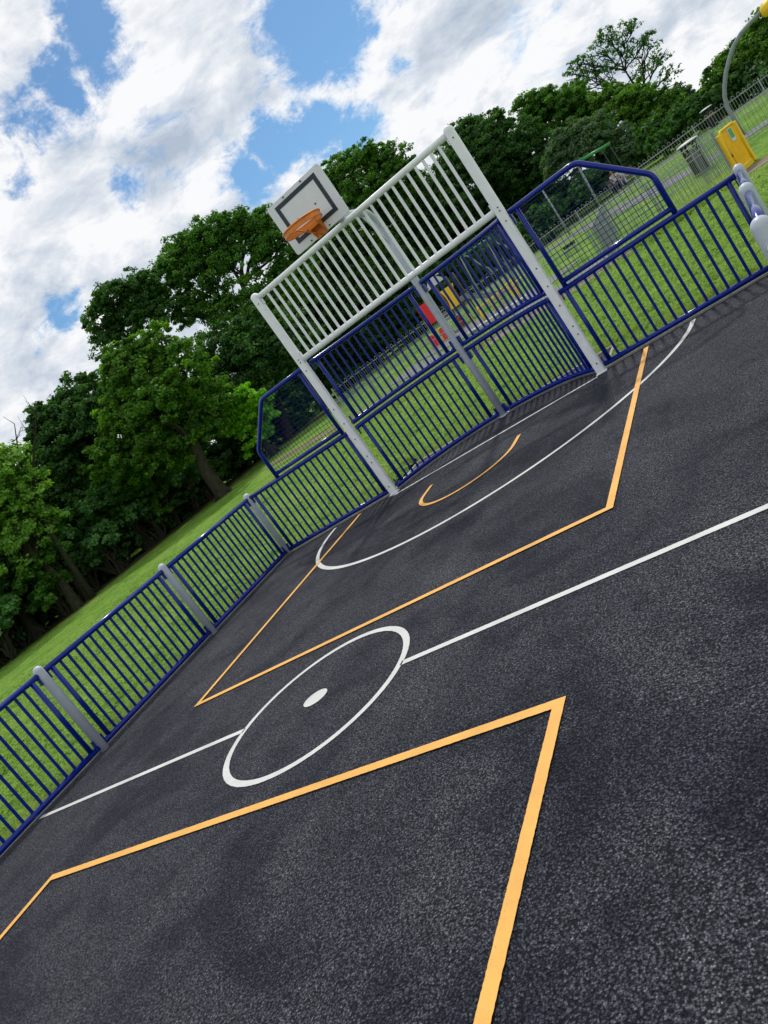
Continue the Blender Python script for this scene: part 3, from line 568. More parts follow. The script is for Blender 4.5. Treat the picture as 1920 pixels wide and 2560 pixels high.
# ring: a deep orange band on a channel bracket with a brace under it
rz_, ry, rr_ = 3.045, -1.0, .215
mb = MB()
seg = 48; prof = [(rr_, -.03), (rr_+.010, -.03), (rr_+.010, .022), (rr_, .022), (rr_, -.03)]
vs = [(r*math.cos(2*math.pi*k/seg), ry+r*math.sin(2*math.pi*k/seg), rz_+z) for r, z in prof for k in range(seg)]
mb.add(vs, [(i*seg+k, i*seg+(k+1) % seg, (i+1)*seg+(k+1) % seg, (i+1)*seg+k) for i in range(4) for k in range(seg)], False)
ring = [((rr_+.008)*math.cos(a), ry+(rr_+.008)*math.sin(a), rz_+.024) for a in np.linspace(0, 2*math.pi, 49)]
mb.tube(ring, .011, 8, False); mb.tube([(q[0]*.985, ry+(q[1]-ry)*.985, q[2]-.050) for q in ring], .007, 6, False)
rim = mb.build('ring', M['orange'], hoop)
mb = MB(); mb.box((0, -.706, 2.955), (.15, .008, .13)); mb.box((0, -.75, 3.015), (.14, .10, .05), bev=.006)
mb.prism([(-.706, 2.89), (-.80, 3.01), (-.80, 3.05), (-.706, 3.05)], (-.066, 0, 0), (0, 1, 0), (0, 0, 1), .007)
mb.prism([(-.706, 2.89), (-.80, 3.01), (-.80, 3.05), (-.706, 3.05)], (.066, 0, 0), (0, 1, 0), (0, 0, 1), .007)
mb.build('bracket', M['orange'], rim)
MB().tube([(0, -.71, 2.90), (0, -1.0-.20, 3.01)], .006, 6).build('brace', M['orange'], rim)

# ------------------------------------------------------------ bow-top railings of the play area
def bowtop(pl, h, label, spacing=.21, post_every=2.75, m=None, r=.0068):
    m = m or M['galv']; L = plan_len(pl)[-1]
    root = thing('bow_top_fence', (pl[0][0], pl[0][1], Tz(*pl[0])), label, 'railings', 'bow-top railings round the play area')
    nP = max(1, round(L/post_every)); g = lambda s: (*plan_at(pl, s), Tz(*plan_at(pl, s)))
    for k in range(nP+1):
        s = L*k/nP; x, y, z = g(s); MB().box((x, y, z+h/2), (.05, .05, h)).build('post', m, root)
        if k == nP: break
        s0, s1 = s+.03, L*(k+1)/nP-.03; mb = MB()
        for zz in (.10, h-.13):
            a = g(s0); b = g(s1); mb.tube([(a[0], a[1], a[2]+zz), (b[0], b[1], b[2]+zz)], .012, 5, False)
        n = max(2, int((s1-s0)/spacing)); dw = (s1-s0)/n
        for i in range(n):
            c = s0+dw*(i+.5); q = dw*.25
            x1, y1, z1 = g(c-q); x2, y2, z2 = g(c+q); P = [(x1, y1, z1+.04), (x1, y1, z1+h-.05)]
            for t in (.25, .5, .75):
                a = math.pi*(1-t); P.append((x1+(x2-x1)*(.5+.5*math.cos(a)), y1+(y2-y1)*(.5+.5*math.cos(a)), z1+h-.05+q*math.sin(a)*1.1))
            P += [(x2, y2, z2+h-.05), (x2, y2, z2+.04)]
            mb.tube(P, r, 4, False)
        mb.build('bow_panel', m, root)
    return root
bowtop([(-9.4, 13.6), (-8.5, 12.9), (-6.2, 11.75), (-4.4, 11.5), (-2, 10.7), (.58, 9.95)], 1.0, 'grey bow-top railings crossing behind the blue recess bars, nearest to the lawn')
bowtop([(.72, 9.98), (2.9, 10.7), (3.52, 11.55)], 1.0, 'grey bow-top railings in tall weeds leading up to the yellow gate')
bowtop([(.66, 10.2), (.20, 16.9)], 1.0, 'grey bow-top railings running away from the court, seen nearly end-on through the right mesh wing')
bowtop([(3.55, 14.1), (3.1, 13.0), (2.95, 12.2), (1.9, 11.6)], 1.0, 'short bow-top railings just behind the yellow gate, before the black bin')
bowtop([(.25, 17.2), (2.9, 17.0), (4.7, 17.3), (12, 18.6)], 1.0, 'grey bow-top railings crossing behind the yellow gate and the curved pole')
bowtop([(-15.0, 24.0), (-14.2, 24.57), (-10.7, 26.2), (-5.7, 27.8), (-2.7, 28.3), (1.5, 28.8), (6.3, 28.9), (14, 29)], .98, 'far dark bow-top railings along the foot of the wood', m=M['galvpale'])

# ------------------------------------------------------------ gate, sign, bins, curved pole
gt = thing('play_area_gate', (3.66, 11.72, Tz(3.66, 11.72)), 'yellow metal play area gate with a green and white notice', 'gate')
ga, gb = Vector((3.66, 11.74, 0)), Vector((3.98, 12.50, 0)); gd = (gb-ga).normalized(); gz = .11
def gp(s, z): q = ga+gd*s; return (q.x, q.y, gz+z)
GL = (gb-ga).length
pts = [gp(0, .05), gp(0, .93)]+[gp(.06-.06*math.cos(a), .93+.07*math.sin(a)) for a in np.linspace(.3, math.pi/2, 4)]+[gp(GL-.06+.06*math.sin(a), .93+.07*math.cos(a)) for a in np.linspace(0, math.pi/2-.2, 4)]+[gp(GL, .93), gp(GL, .05)]
mb = MB().tube(pts, .028, 8); mb.tube([gp(0, .07), gp(GL, .07)], .028, 8); gf = mb.build('gate_frame', M['yellow'], gt)
for k in range(1, 14):
    MB().tube([gp(GL*k/14, .07), gp(GL*k/14, .98)], .014, 6, False).build('bar', M['yellow'], gf)
aa = math.atan2(gd.y, gd.x)
for s_, w_ in ((GL+.06, .10), (-.17, .09)):
    q = gp(s_, .5); MB().box((q[0], q[1], q[2]), (w_, .09, 1.0 if s_ > 0 else .92), aa, bev=.01).build('gate_post', M['yellow'], gt)
q = gp(GL*.52, .80); nrm = Vector((gd.y, -gd.x, 0))
MB().box((q[0]+nrm.x*.03, q[1]+nrm.y*.03, q[2]), (.24, .012, .30), aa).build('notice', M['signw'], gt)
MB().box((q[0]+nrm.x*.038, q[1]+nrm.y*.038, q[2]+.03), (.19, .008, .21), aa).build('notice_panel', M['signg'], gt)
q = gp(-.06, .42); MB().box(q, (.09, .07, .07), aa, bev=.008).build('latch', M['black'], gt)
q = gp(GL*.5, .02); MB().box((q[0], q[1], q[2]), (GL*.9, .05, .07), aa).build('kick_rail', M['yellow'], gt)

def bin_(x, y, sc, label):
    z = Tz(x, y); o = thing('litter_bin', (x, y, z), label, 'bin', 'black litter bins in the play area')
    mb = MB().lathe((x, y, z), [(.20*sc, 0), (.225*sc, .05), (.245*sc, .66*sc), (.25*sc, .70*sc), (.23*sc, .71*sc)], 20); mb.build('body', M['black'], o)
    for k in range(4):
        a = k*math.pi/2+.5; MB().box((x+.225*sc*math.cos(a), y+.225*sc*math.sin(a), z+.79*sc), (.03, .08, .18*sc), a).build('lid_support', M['black'], o)
    MB().lathe((x, y, z), [(.252*sc, .55*sc), (.256*sc, .56*sc), (.256*sc, .585*sc), (.252*sc, .59*sc)], 20).build('gold_band', M['gold'], o)
    MB().lathe((x, y, z), [(.31*sc, .90*sc), (.325*sc, .915*sc), (.28*sc, .945*sc), (.16*sc, .965*sc), (.02, .97*sc)], 20).build('lid', M['lid'], o)
    MB().lathe((x, y, z), [(.20*sc, .84*sc), (.315*sc, .895*sc)], 20).build('lid_rim', M['black'], o)
bin_(2.90, 18.3, 1.05, 'black litter bin with pale domed lid, seen through the railings left of the yellow gate')
bin_(3.95, 38.0, 1.05, 'farther black litter bin with pale lid, up against the far railings')

cp = thing('curved_play_pole', (4.31, 21.43, Tz(4.31, 21.4)), 'tall grey pole bending over to a yellow head at the top right corner', 'play pole')
C_ = [(4.32, .35), (4.31, .9), (4.31, 1.4), (4.38, 1.70), (4.52, 1.98), (4.72, 2.28), (4.95, 2.54), (5.24, 2.80), (5.55, 2.97), (5.90, 3.06), (6.22, 3.11)]
MB().tube([(x, 21.43-(x-4.3)*.06, z) for x, z in C_], .068, 14).build('bent_pole', M['galv'], cp)
hd = MB().lathe((6.5, 21.3, 2.86), [(.05, 0), (.24, .05), (.30, .16), (.30, .30), (.22, .40), (.08, .45)], 18).build('head', M['yellow'], cp)

# ------------------------------------------------------------ play equipment
def at(x, y, z): return (x, y, z)
def post(mbx, x, y, z1, r, z0=None): mbx.tube([(x, y, Tz(x, y) if z0 is None else z0), (x, y, z1)], r, 8)
sw = thing('swing_frame', (-1.95, 33.76, Tz(-2, 33.8)), 'swing frame with a long green top beam and grey legs, behind the right mesh wing', 'swing')
MB().tube([(-3.9, 33.5, 3.40), (-1.56, 33.81, 3.37)], .06, 10).tube([(-1.62, 33.8, 3.32), (-.18, 33.95, 3.16)], .075, 10).build('top_beam', M['green'], sw)
for x, y, dx in ((-2.0, 33.76, .1),): MB().tube([(x, y, Tz(x, y)), (x+dx, y, 3.3)], .055, 10).build('leg', M['galv'], sw)
MB().tube([(-3.75, 32.9, Tz(-3.7, 32.9)), (-3.85, 33.5, 3.35)], .045, 8).build('leg', M['galv'], sw)
for x in (-.25, -.65): MB().tube([(x, 33.93, 3.15), (x+.04, 33.93, 1.15)], .009, 5).build('chain', M['galvdark'], sw)
MB().box((-.43, 33.93, 1.12), (.44, .20, .04)).build('seat', M['black'], sw)

cl = thing('climbing_frame', (-6.0, 24.1, Tz(-6, 24.1)), 'grey tube climbing frame with a green top bar and wavy rails', 'climbing frame')
MB().tube([(-6.35, 24.03, 2.74), (-5.3, 24.33, 2.70), (-4.85, 24.45, 2.62)], .035, 8).build('top_bar', M['green'], cl)
for (x, y, z) in ((-6.35, 24.03, 2.72), (-5.15, 24.37, 2.68), (-4.9, 24.44, 2.62)):
    MB().tube([(x, y, z), (x-.05, y-.1, 1.7), (x-.12, y-.15, Tz(x, y))], .03, 8).build('leg', M['galv'], cl)
def wav(P): 
    mb = MB().tube(P, .032, 8); return mb.build('wavy_rail', M['galv'], cl)
wav([(-6.28, 24.05, 2.74), (-6.10, 24.10, 2.62), (-5.98, 24.14, 2.37), (-5.90, 24.15, 2.15), (-5.84, 24.18, 1.99), (-5.76, 24.2, 1.82), (-5.66, 24.22, 1.72), (-5.62, 24.24, 1.45), (-5.5, 24.28, 1.12), (-5.56, 24.27, .5)])
wav([(-4.95, 24.43, 2.6), (-4.85, 24.43, 2.30), (-4.66, 24.5, 2.05), (-4.55, 24.52, 1.72), (-4.42, 24.55, 1.35), (-4.36, 24.56, 1.0), (-4.42, 24.54, .5)])

tw = thing('play_tower', (-7.6, 22.5, Tz(-7.6, 22.5)), 'small play tower with grey roof, red and yellow side panels and a slide', 'play tower')
gz0 = Tz(-7.6, 22.5)
for (x, y) in ((-8.43, 22.25), (-7.95, 22.45), (-7.42, 22.62), (-6.92, 22.8), (-8.2, 23.0), (-6.75, 23.3)):
    MB().tube([(x, y, gz0), (x, y, 2.0 if x < -7.6 else 2.42)], .035, 8).build('post', M['brown'] if x > -7.6 else M['galv'], tw)
MB().prism([(-8.44, 22.25), (-6.9, 22.8), (-6.75, 23.3), (-8.2, 23.05)], (0, 0, 1.27), (1, 0, 0), (0, 1, 0), .06).build('platform', M['galvdark'], tw)
ux = Vector((.93, .36, 0)).normalized()
def panel(o, w, zt, zb, m, nm, waist=0):
    n = 10; P = []
    for k in range(n+1): t = k/n; P.append((waist*math.sin(math.pi*t)*.6, zb+(zt-zb)*t))
    for k in range(n+1): t = 1-k/n; P.append((w-waist*math.sin(math.pi*t), zb+(zt-zb)*t))
    MB().prism(P, o, ux, (0, 0, 1), .03).build(nm, m, tw)
panel((-8.52, 22.18, 0), .68, 2.08, 1.20, M['red'], 'red_panel')
panel((-7.42, 22.60, 0), .64, 2.06, 1.20, M['yellow'], 'yellow_panel', .12)
rf_ = [(0, 2.36), (.22, 2.70), (.50, 2.74), (.86, 2.40)]
mb = MB().prism(rf_, (-7.72, 22.35, 0), ux, (0, 0, 1), .04); mb.prism(rf_, (-7.95, 23.0, 0), ux, (0, 0, 1), .04)
mb.prism([(0, 0), (.5, 0), (.5, .75), (0, .75)], (-7.50, 22.42, 2.72), ux, (-.3, .95, 0), .04)
mb.prism([(0, 0), (.42, 0), (.42, .75), (0, .75)], (-7.72, 22.36, 2.38), Vector((.22*.93, .22*.36, .34)).normalized(), (-.3, .95, 0), .04)
mb.prism([(0, 0), (.50, 0), (.50, .75), (0, .75)], (-7.25, 22.53, 2.73), Vector((.36*.93, .36*.36, -.34)).normalized(), (-.3, .95, 0), .04)
mb.build('roof', M['lid'], tw)
for k in range(6):
    MB().box((-7.62+.055*k, 22.35-.10*k, 1.20-.15*k), (.34, .13, .03), .37).build('step', M['lid'], tw)
for s in (-.18, .18):
    MB().tube([(-7.65+s, 22.4+s*.37, 1.25), (-7.30+s, 21.75+s*.37, gz0)], .018, 6).build('stair_side', M['galv'], tw)
    MB().tube([(-7.70+s, 22.45+s*.37, 1.98), (-7.35+s, 21.8+s*.37, 1.0)], .014, 6).build('handrail', M['galv'], tw)
mb = MB(); prof = [(0, 1.30), (.25, 1.28), (.6, 1.05), (1.0, .80), (1.4, .64), (1.65, .60)]
for s in (-.2, .2):
    for (a, za), (b, zb) in zip(prof[:-1], prof[1:]):
        mb.add([(-6.9+a, 22.8+s, za-.05), (-6.9+b, 22.8+s, zb-.05), (-6.9+b, 22.8+s, zb+.12), (-6.9+a, 22.8+s, za+.12), (-6.9+a, 22.8+s*1.1, za-.05), (-6.9+b, 22.8+s*1.1, zb-.05), (-6.9+b, 22.8+s*1.1, zb+.12), (-6.9+a, 22.8+s*1.1, za+.12)], [(0,1,2,3),(7,6,5,4),(3,2,6,7),(0,4,5,1)], False)
for (a, za), (b, zb) in zip(prof[:-1], prof[1:]):
    mb.add([(-6.9+a, 22.6, za), (-6.9+b, 22.6, zb), (-6.9+b, 23.0, zb), (-6.9+a, 23.0, za), (-6.9+a, 22.6, za-.03), (-6.9+b, 22.6, zb-.03), (-6.9+b, 23.0, zb-.03), (-6.9+a, 23.0, za-.03)], [(0,1,2,3),(7,6,5,4)], False)
mb.build('slide', M['slide'], tw)

def play_seat(x, y, m, label):
    z = Tz(x, y); o = thing('play_panel_seat', (x, y, z), label, 'play panel', 'low red play panels in front of the tower')
    poly = [(0, 0), (.26, 0), (.26, .40)]+[(.13+.13*math.cos(a), .40+.10*math.sin(a)) for a in np.linspace(.2, math.pi-.2, 6)]+[(0, .40)]
    MB().prism(poly, (x, y, z+.05), ux, (0, 0, 1), .05).build('panel', m, o)
    P = [(x-.04, y-.06, z), (x-.04, y-.06, z+.42)]+[(x+.13-.17*math.cos(a), y-.06+.05, z+.42+.14*math.sin(a)) for a in np.linspace(.3, math.pi-.3, 6)]+[(x+.30, y+.04, z+.42), (x+.30, y+.04, z)]
    MB().tube(P, .013, 6).build('hoop_rail', M['yellowpale'] if m is not M['darkred'] else M['galv'], o)
play_seat(-8.15, 20.55, M['red'], 'leftmost low red play panel with a pale hoop rail')
play_seat(-7.72, 20.85, M['red'], 'low red play panel right beside the grey hoop pole, in line with the tower stairs')
play_seat(-7.02, 21.2, M['darkred'], 'dark red play panel below the slide end')

yb_ = thing('yellow_play_barrier', (-3.9, 16.6, Tz(-3.9, 16.6)), 'yellow post and rail play barrier seen through the right half of the recess bars', 'play barrier')
for (x, y, h, m) in ((-4.97, 16.75, .60, 'yellow'), (-4.66, 16.95, .62, 'yellow'), (-3.80, 16.55, .64, 'yellow'), (-3.08, 16.45, .74, 'yellow')):
    MB().tube([(x, y, Tz(x, y)), (x, y, Tz(x, y)+h)], .042, 8).build('post', M[m], yb_)
MB().tube([(-4.66, 16.95, .80), (-3.80, 16.55, .86), (-3.08, 16.45, .96)], .024, 8).build('top_rail', M['yellow'], yb_)
MB().tube([(-4.7, 18.6, .74), (-2.7, 18.9, .78)], .024, 8).build('back_rail', M['yellowpale'], yb_)
for x in (-4.7, -3.7, -2.7): MB().tube([(x, 18.6+(x+4.7)*.15, Tz(x, 18.7)), (x, 18.6+(x+4.7)*.15, .77)], .03, 8).build('post', M['yellowpale'], yb_)
MB().prism([(0, 0), (.24, 0), (.24, .42), (0, .42)], (-3.60, 17.4, .42), ux, (0, 0, 1), .03).build('orange_panel', M['yellow'], yb_)

wb = thing('low_white_bench', (-3.9, 15.8, Tz(-3.9, 15.8)), 'low white slatted bench edge crossing behind the recess bars', 'bench')
a0, a1 = Vector((-5.15, 16.2, 0)), Vector((-2.75, 15.55, 0)); n = 14
for k in range(n):
    q = a0.lerp(a1, (k+.5)/n); MB().box((q.x, q.y, Tz(q.x, q.y)+.13), ((a1-a0).length/n-.012, .30, .05), math.atan2(-.65, 2.4), bev=.006).build('slat', M['signw'], wb)
for t in (.08, .5, .92):
    q = a0.lerp(a1, t); MB().box((q.x, q.y, Tz(q.x, q.y)+.05), (.08, .26, .12), math.atan2(-.65, 2.4)).build('leg', M['galvdark'], wb)

sb = thing('picnic_seat', (-1.85, 20.55, Tz(-1.85, 20.55)), 'small dark seat on the grass, seen low through the right mesh wing', 'seat')
zz = Tz(-1.85, 20.55)
MB().box((-1.85, 20.55, zz+.22), (.46, .16, .05), .1, bev=.01).build('seat_plank', M['black'], sb)
MB().box((-1.85, 20.70, zz+.34), (.46, .04, .12), .1, bev=.01).build('backrest', M['black'], sb)
for x in (-2.03, -1.68): MB().box((x, 20.55, zz+.10), (.05, .14, .20), .1).build('leg', M['galv'], sb)

# ------------------------------------------------------------ people
def skin_obj(name, nodes, edges, m, parent, root=0):
    """one continuous surface grown over connected joints"""
    me = bpy.data.meshes.new(name); off = parent.location
    me.from_pydata([tuple(Vector(n[0])-off) for n in nodes], edges, [])
    o = bpy.data.objects.new(name, me); COL.objects.link(o); o.parent = parent
    md = o.modifiers.new('skin', 'SKIN'); md.use_smooth_shade = True
    sv = me.skin_vertices[0].data if me.skin_vertices else None
    if sv is None:
        me.attributes.new('x', 'FLOAT', 'POINT')
    for i, n in enumerate(nodes):
        me.skin_vertices[0].data[i].radius = (n[1], n[1]*(n[2] if len(n) > 2 else 1))
    me.skin_vertices[0].data[root].use_root = True
    md2 = o.modifiers.new('sub', 'SUBSURF'); md2.levels = 1; md2.render_levels = 1
    me.materials.append(m); return o
def person(x, y, z, s, face, seated, shirt, trousers, hair, label, group=None):
    """s = standing height; face = heading angle; joints laid out in the figure's own frame (x right, y ahead, z up)"""
    root = thing('person', (x, y, z), label, 'person', group)
    k = s/1.7
    def W(a, b, c): 
        a *= k; b *= k; c *= k
        return (x+a*math.cos(face)-b*math.sin(face), y+a*math.sin(face)+b*math.cos(face), z+c)
    H = .46 if seated else .88
    nodes = [(W(0, 0, H), .125*k), (W(0, 0, H+.22), .115*k), (W(0, .01, H+.44), .135*k), (W(0, 0, H+.55), .055*k), (W(0, .01, H+.60), .05*k),
             (W(0, .02, H+.68), .085*k), (W(0, .02, H+.76), .082*k)]
    edges = [(0, 1), (1, 2), (2, 3), (3, 4), (4, 5), (5, 6)]
    def chain(base, pts):
        for p, r in pts:
            nodes.append((W(*p), r*k)); edges.append((base, len(nodes)-1)); base = len(nodes)-1
        return base
    for sd in (-1, 1):
        if seated: chain(0, [((sd*.10, .06, .46), .085), ((sd*.12, .42, .50), .062), ((sd*.12, .44, .10), .042), ((sd*.12, .56, .04), .035)])
        else: chain(0, [((sd*.10, 0, .82), .085), ((sd*.10, .01, .46), .06), ((sd*.10, -.01, .08), .042), ((sd*.10, .12, .04), .035)])
        hx, hy, hz = (sd*.14, .30, H+.10) if seated else (sd*.26, .10, H+.02)
        h = chain(2, [((sd*.19, 0, H+.45), .055), ((sd*.25, .03, H+.20), .042), ((hx, hy, hz), .028), ((hx, hy+.06, hz-.03), .03)])
        for f in range(4): chain(h, [((hx+(f-1.5)*.02, hy+.10+.006*(f % 3), hz-.05), .009), ((hx+(f-1.5)*.02, hy+.125+.008*(f % 3), hz-.075), .008)])
        chain(h, [((hx-sd*.04, hy+.07, hz-.02), .010), ((hx-sd*.045, hy+.095, hz-.035), .009)])
    skin_obj('body', nodes, edges, M['skin'], root)
    sh = [(W(0, 0, H+.02), .142*k), (W(0, 0, H+.22), .132*k), (W(0, .01, H+.44), .150*k), (W(0, 0, H+.52), .075*k)]; se = [(0, 1), (1, 2), (2, 3)]
    for sd in (-1, 1):
        b = len(sh); sh += [(W(sd*.20, 0, H+.45), .070*k), (W(sd*.25, .03, H+.24), .058*k)]; se += [(2, b), (b, b+1)]
    skin_obj('shirt', sh, se, shirt, root)
    tr = [(W(0, 0, H), .145*k)]; te = []
    for sd in (-1, 1):
        b = len(tr)
        if seated: tr += [(W(sd*.11, .08, .46), .10*k), (W(sd*.12, .43, .50), .076*k), (W(sd*.12, .45, .12), .06*k)]
        else: tr += [(W(sd*.10, 0, .80), .10*k), (W(sd*.10, .01, .46), .076*k), (W(sd*.10, 0, .12), .06*k)]
        te += [(0, b), (b, b+1), (b+1, b+2)]
    skin_obj('trousers', tr, te, trousers, root)
    hr = [(W(0, -.025, H+.70), .085*k), (W(0, -.005, H+.80), .088*k), (W(0, -.05, H+.62), .05*k)]
    skin_obj('hair', hr, [(0, 1), (0, 2)], hair, root)
    face_c = W(0, .10, H+.715)
    for sd in (-1, 1): MB().lathe(W(sd*.032, .098, H+.73), [(.001, -.008), (.009, 0), (.001, .008)], 8).build('eye', M['bolt'], root)
    MB().tube([W(0, .095, H+.72), W(0, .118, H+.69)], .009*k, 6).build('nose', M['skin'], root)
    MB().tube([W(-.025, .095, H+.655), W(.025, .095, H+.655)], .006*k, 6).build('mouth', M['darkred'], root)
    for sd in (-1, 1): MB().lathe(W(sd*.088, .02, H+.70), [(.001, -.03), (.015, 0), (.001, .03)], 8).build('ear', M['skin'], root)
    return root
pz = Tz(-1.2, 40.4)
pb = thing('park_bench', (-1.2, 40.3, pz), 'bench at the foot of the wood with two people sitting on it', 'bench')
MB().box((-1.2, 40.35, pz+.40), (1.6, .40, .05)).build('seat', M['brown'], pb); MB().box((-1.2, 40.58, pz+.68), (1.6, .04, .35)).build('backrest', M['brown'], pb)
for x in (-1.9, -.5): MB().box((x, 40.38, pz+.19), (.06, .36, .38)).build('leg', M['galvdark'], pb)
person(-1.45, 40.42, pz-.02, 1.72, math.pi+.1, True, M['clothw'], M['clothd'], M['hairb'], 'seated person in a pale top behind the far railings, the left one of the pair')
person(-1.02, 40.42, pz-.02, 1.66, math.pi-.2, True, M['clothw'], M['clothw'], M['hairb'], 'seated person in pale clothes behind the far railings, the right one of the pair')
person(-8.05, 22.62, 1.30, 1.08, math.pi-.3, False, M['clothr'], M['clothd'], M['hairf'], 'fair-haired child in a red top standing on the play tower above the red panel')

# ------------------------------------------------------------ grass blades, flowers, clippings
def blades(name, areas, n, h0, h1, w, m, clump=True):
    A = np.array([a[4]*(a[1]-a[0])*(a[3]-a[2]) for a in areas]); pick = RNG.choice(len(areas), n, p=A/A.sum())
    B = np.array([a[:4] for a in areas])[pick]
    X = B[:, 0]+(B[:, 1]-B[:, 0])*RNG.random(n); Y = B[:, 2]+(B[:, 3]-B[:, 2])*RNG.random(n)
    cl = np.sin(X*5.3+np.sin(Y*4.1)*1.3)*np.sin(Y*6.7+np.cos(X*3.7)*1.5)+.6*np.sin(X*13+Y*9)
    if clump:
        keep = RNG.random(n) < np.clip(.55+.45*cl, .12, 1); X, Y, cl = X[keep], Y[keep], cl[keep]
    ok = ~((np.abs(X) < 3.66) & (Y < .06)) & ~((np.abs(X) < 1.58) & (Y < 1.09)); X, Y, cl = X[ok], Y[ok], cl[ok]
    n = len(X); Z = T(X, Y)-.012+lawn_h(X, Y); a = RNG.random(n)*2*np.pi; h = (h0+(h1-h0)*RNG.random(n))*(1+.35*np.clip(cl, -1, 1))
    L = h[:, None]*np.stack([np.cos(a)*RNG.uniform(.1, 1.1, n), np.sin(a)*RNG.uniform(.1, 1.1, n), np.ones(n)*.8], -1)
    b = RNG.random(n)*np.pi; S = np.stack([np.cos(b), np.sin(b), np.zeros(n)], -1)*w*RNG.uniform(.6, 1.4, n)[:, None]
    P = np.stack([X, Y, Z], -1)
    V = np.stack([P-S, P+S, P+L], 1).reshape(-1, 3)
    return tag(npmesh(name, V, 3, m, attr=np.clip(.5+.22*RNG.standard_normal(n)+.08*cl, 0, 1)), kind='stuff')
g_ = blades('grass', [(-15, 4.6, .02, 5.0, 1.6), (-15, 4.6, 5, 10.6, .8), (-13, -3.62, -9, .02, 1.4), (3.62, 5.5, -6, 3, .6)], 520000, .018, .045, .0055, M['blade'])
tag(g_, 'short mown grass around the court', 'grass')
e_ = blades('edge_grass', [(-1.9, 1.9, 1.08, 1.35, 1), (-3.95, -3.64, -8.5, 0, 1.3), (-3.6, -1.6, .06, .34, 1), (1.6, 3.6, .06, .36, 1)], 42000, .04, .11, .0045, M['blade'], False)
tag(e_, 'longer bright grass along the fence foot', 'grass')
w_ = blades('weeds', [(1.2, 3.4, 9.9, 11.0, 1), (-12, -3, 10.6, 14, .25)], 26000, .10, .40, .010, M['blade'])
tag(w_, 'tall weeds along the play area railings', 'weeds')
def specks(name, areas, n, r, m, lift, label, flat=True):
    V = []
    for _ in range(n):
        a = random.choice(areas); x = random.uniform(a[0], a[1]); y = random.uniform(a[2], a[3]); t = random.uniform(0, 6.28)
        l = random.uniform(.4, 1)*r; z = Tz(x, y)-.012+lift if y > 0 else lift
        dx, dy = math.cos(t)*l, math.sin(t)*l; w = l*(.8 if not flat else .10)
        V += [(x-dx, y-dy, z), (x+dy/l*w, y-dx/l*w, z+.001), (x+dx, y+dy, z+.002), (x-dy/l*w, y+dx/l*w, z+.001)]
    return tag(npmesh(name, np.array(V), 4, m, attr=np.full(n, .8)), label, name.replace('_', ' '), kind='stuff')
specks('daisies', [(-14, 4, .4, 10), (-12, -4, -7, 0)], 700, .012, M['signw'], .055, 'tiny white daisies scattered in the lawn', False)
specks('grass_clippings', [(-3.4, 3.4, -8, -.3), (0, 3.4, -8, -4)], 150, .010, M['kerbpale'], .006, 'dry grass clippings lying on the asphalt')

# ------------------------------------------------------------ trees
def leaves(C, Rr, per, size, rough=.9):
    """leaf triangles in clumps spread over the surface of each lobe; C (n,3) lobe centres, Rr radii"""
    out = []; tone = []
    for c, r in zip(C, Rr):
        nc = max(8, int(22*r*r+8)); d = RNG.standard_normal((nc, 3)); d /= np.linalg.norm(d, axis=1)[:, None]
        d[:, 2] = np.where(d[:, 2] < -.45, -d[:, 2]*.6, d[:, 2]); sh = 1-.42*RNG.random(nc)**2.2
        cc = c+d*np.array([r, r, r*.88])*sh[:, None]; cr = RNG.uniform(.20, .42, nc)*(.5+.32*r)
        ct = RNG.normal(.5, .17, nc)
        m = (per*RNG.uniform(.5, 1.3, nc)).astype(int); idx = np.repeat(np.arange(nc), m); n = len(idx)
        e = RNG.standard_normal((n, 3)); e /= np.linalg.norm(e, axis=1)[:, None]
        rad = RNG.random(n)**.55; e2 = e*np.array([1, 1, .62])
        P = cc[idx]+e2*(cr[idx]*rad)[:, None]
        nr = e*.5+d[idx]*.35+np.array([0, 0, .55])+RNG.standard_normal((n, 3))*.45; nr /= np.linalg.norm(nr, axis=1)[:, None]
        a = np.cross(nr, RNG.standard_normal((n, 3))); a /= np.linalg.norm(a, axis=1)[:, None]; b = np.cross(nr, a)
        s = size*RNG.uniform(.6, 1.35, n)[:, None]
        out.append(np.stack([P-a*s*.6, P+b*s*.75, P+a*s*.7, P-b*s*.55], 1)); tone.append(np.clip(ct[idx]+RNG.normal(0, .13, n), 0, 1))
    return np.concatenate(out).reshape(-1, 3), np.concatenate(tone)
def limb(mb, a, b, r0, r1, wob=.12):
    a, b = Vector(a), Vector(b); n = 6; L = (b-a).length; P = []
    for i in range(n+1):
        t = i/n; q = a.lerp(b, t); k = math.sin(math.pi*t)*L*wob
        P.append(q+Vector((random.uniform(-1, 1), random.uniform(-1, 1), random.uniform(-.3, .9)))*k*.6)
    mb.tube(P, [r0+(r1-r0)*i/n for i in range(n+1)], 7, False); return P
CAM = Vector((3.435, -8.53, 1.58))
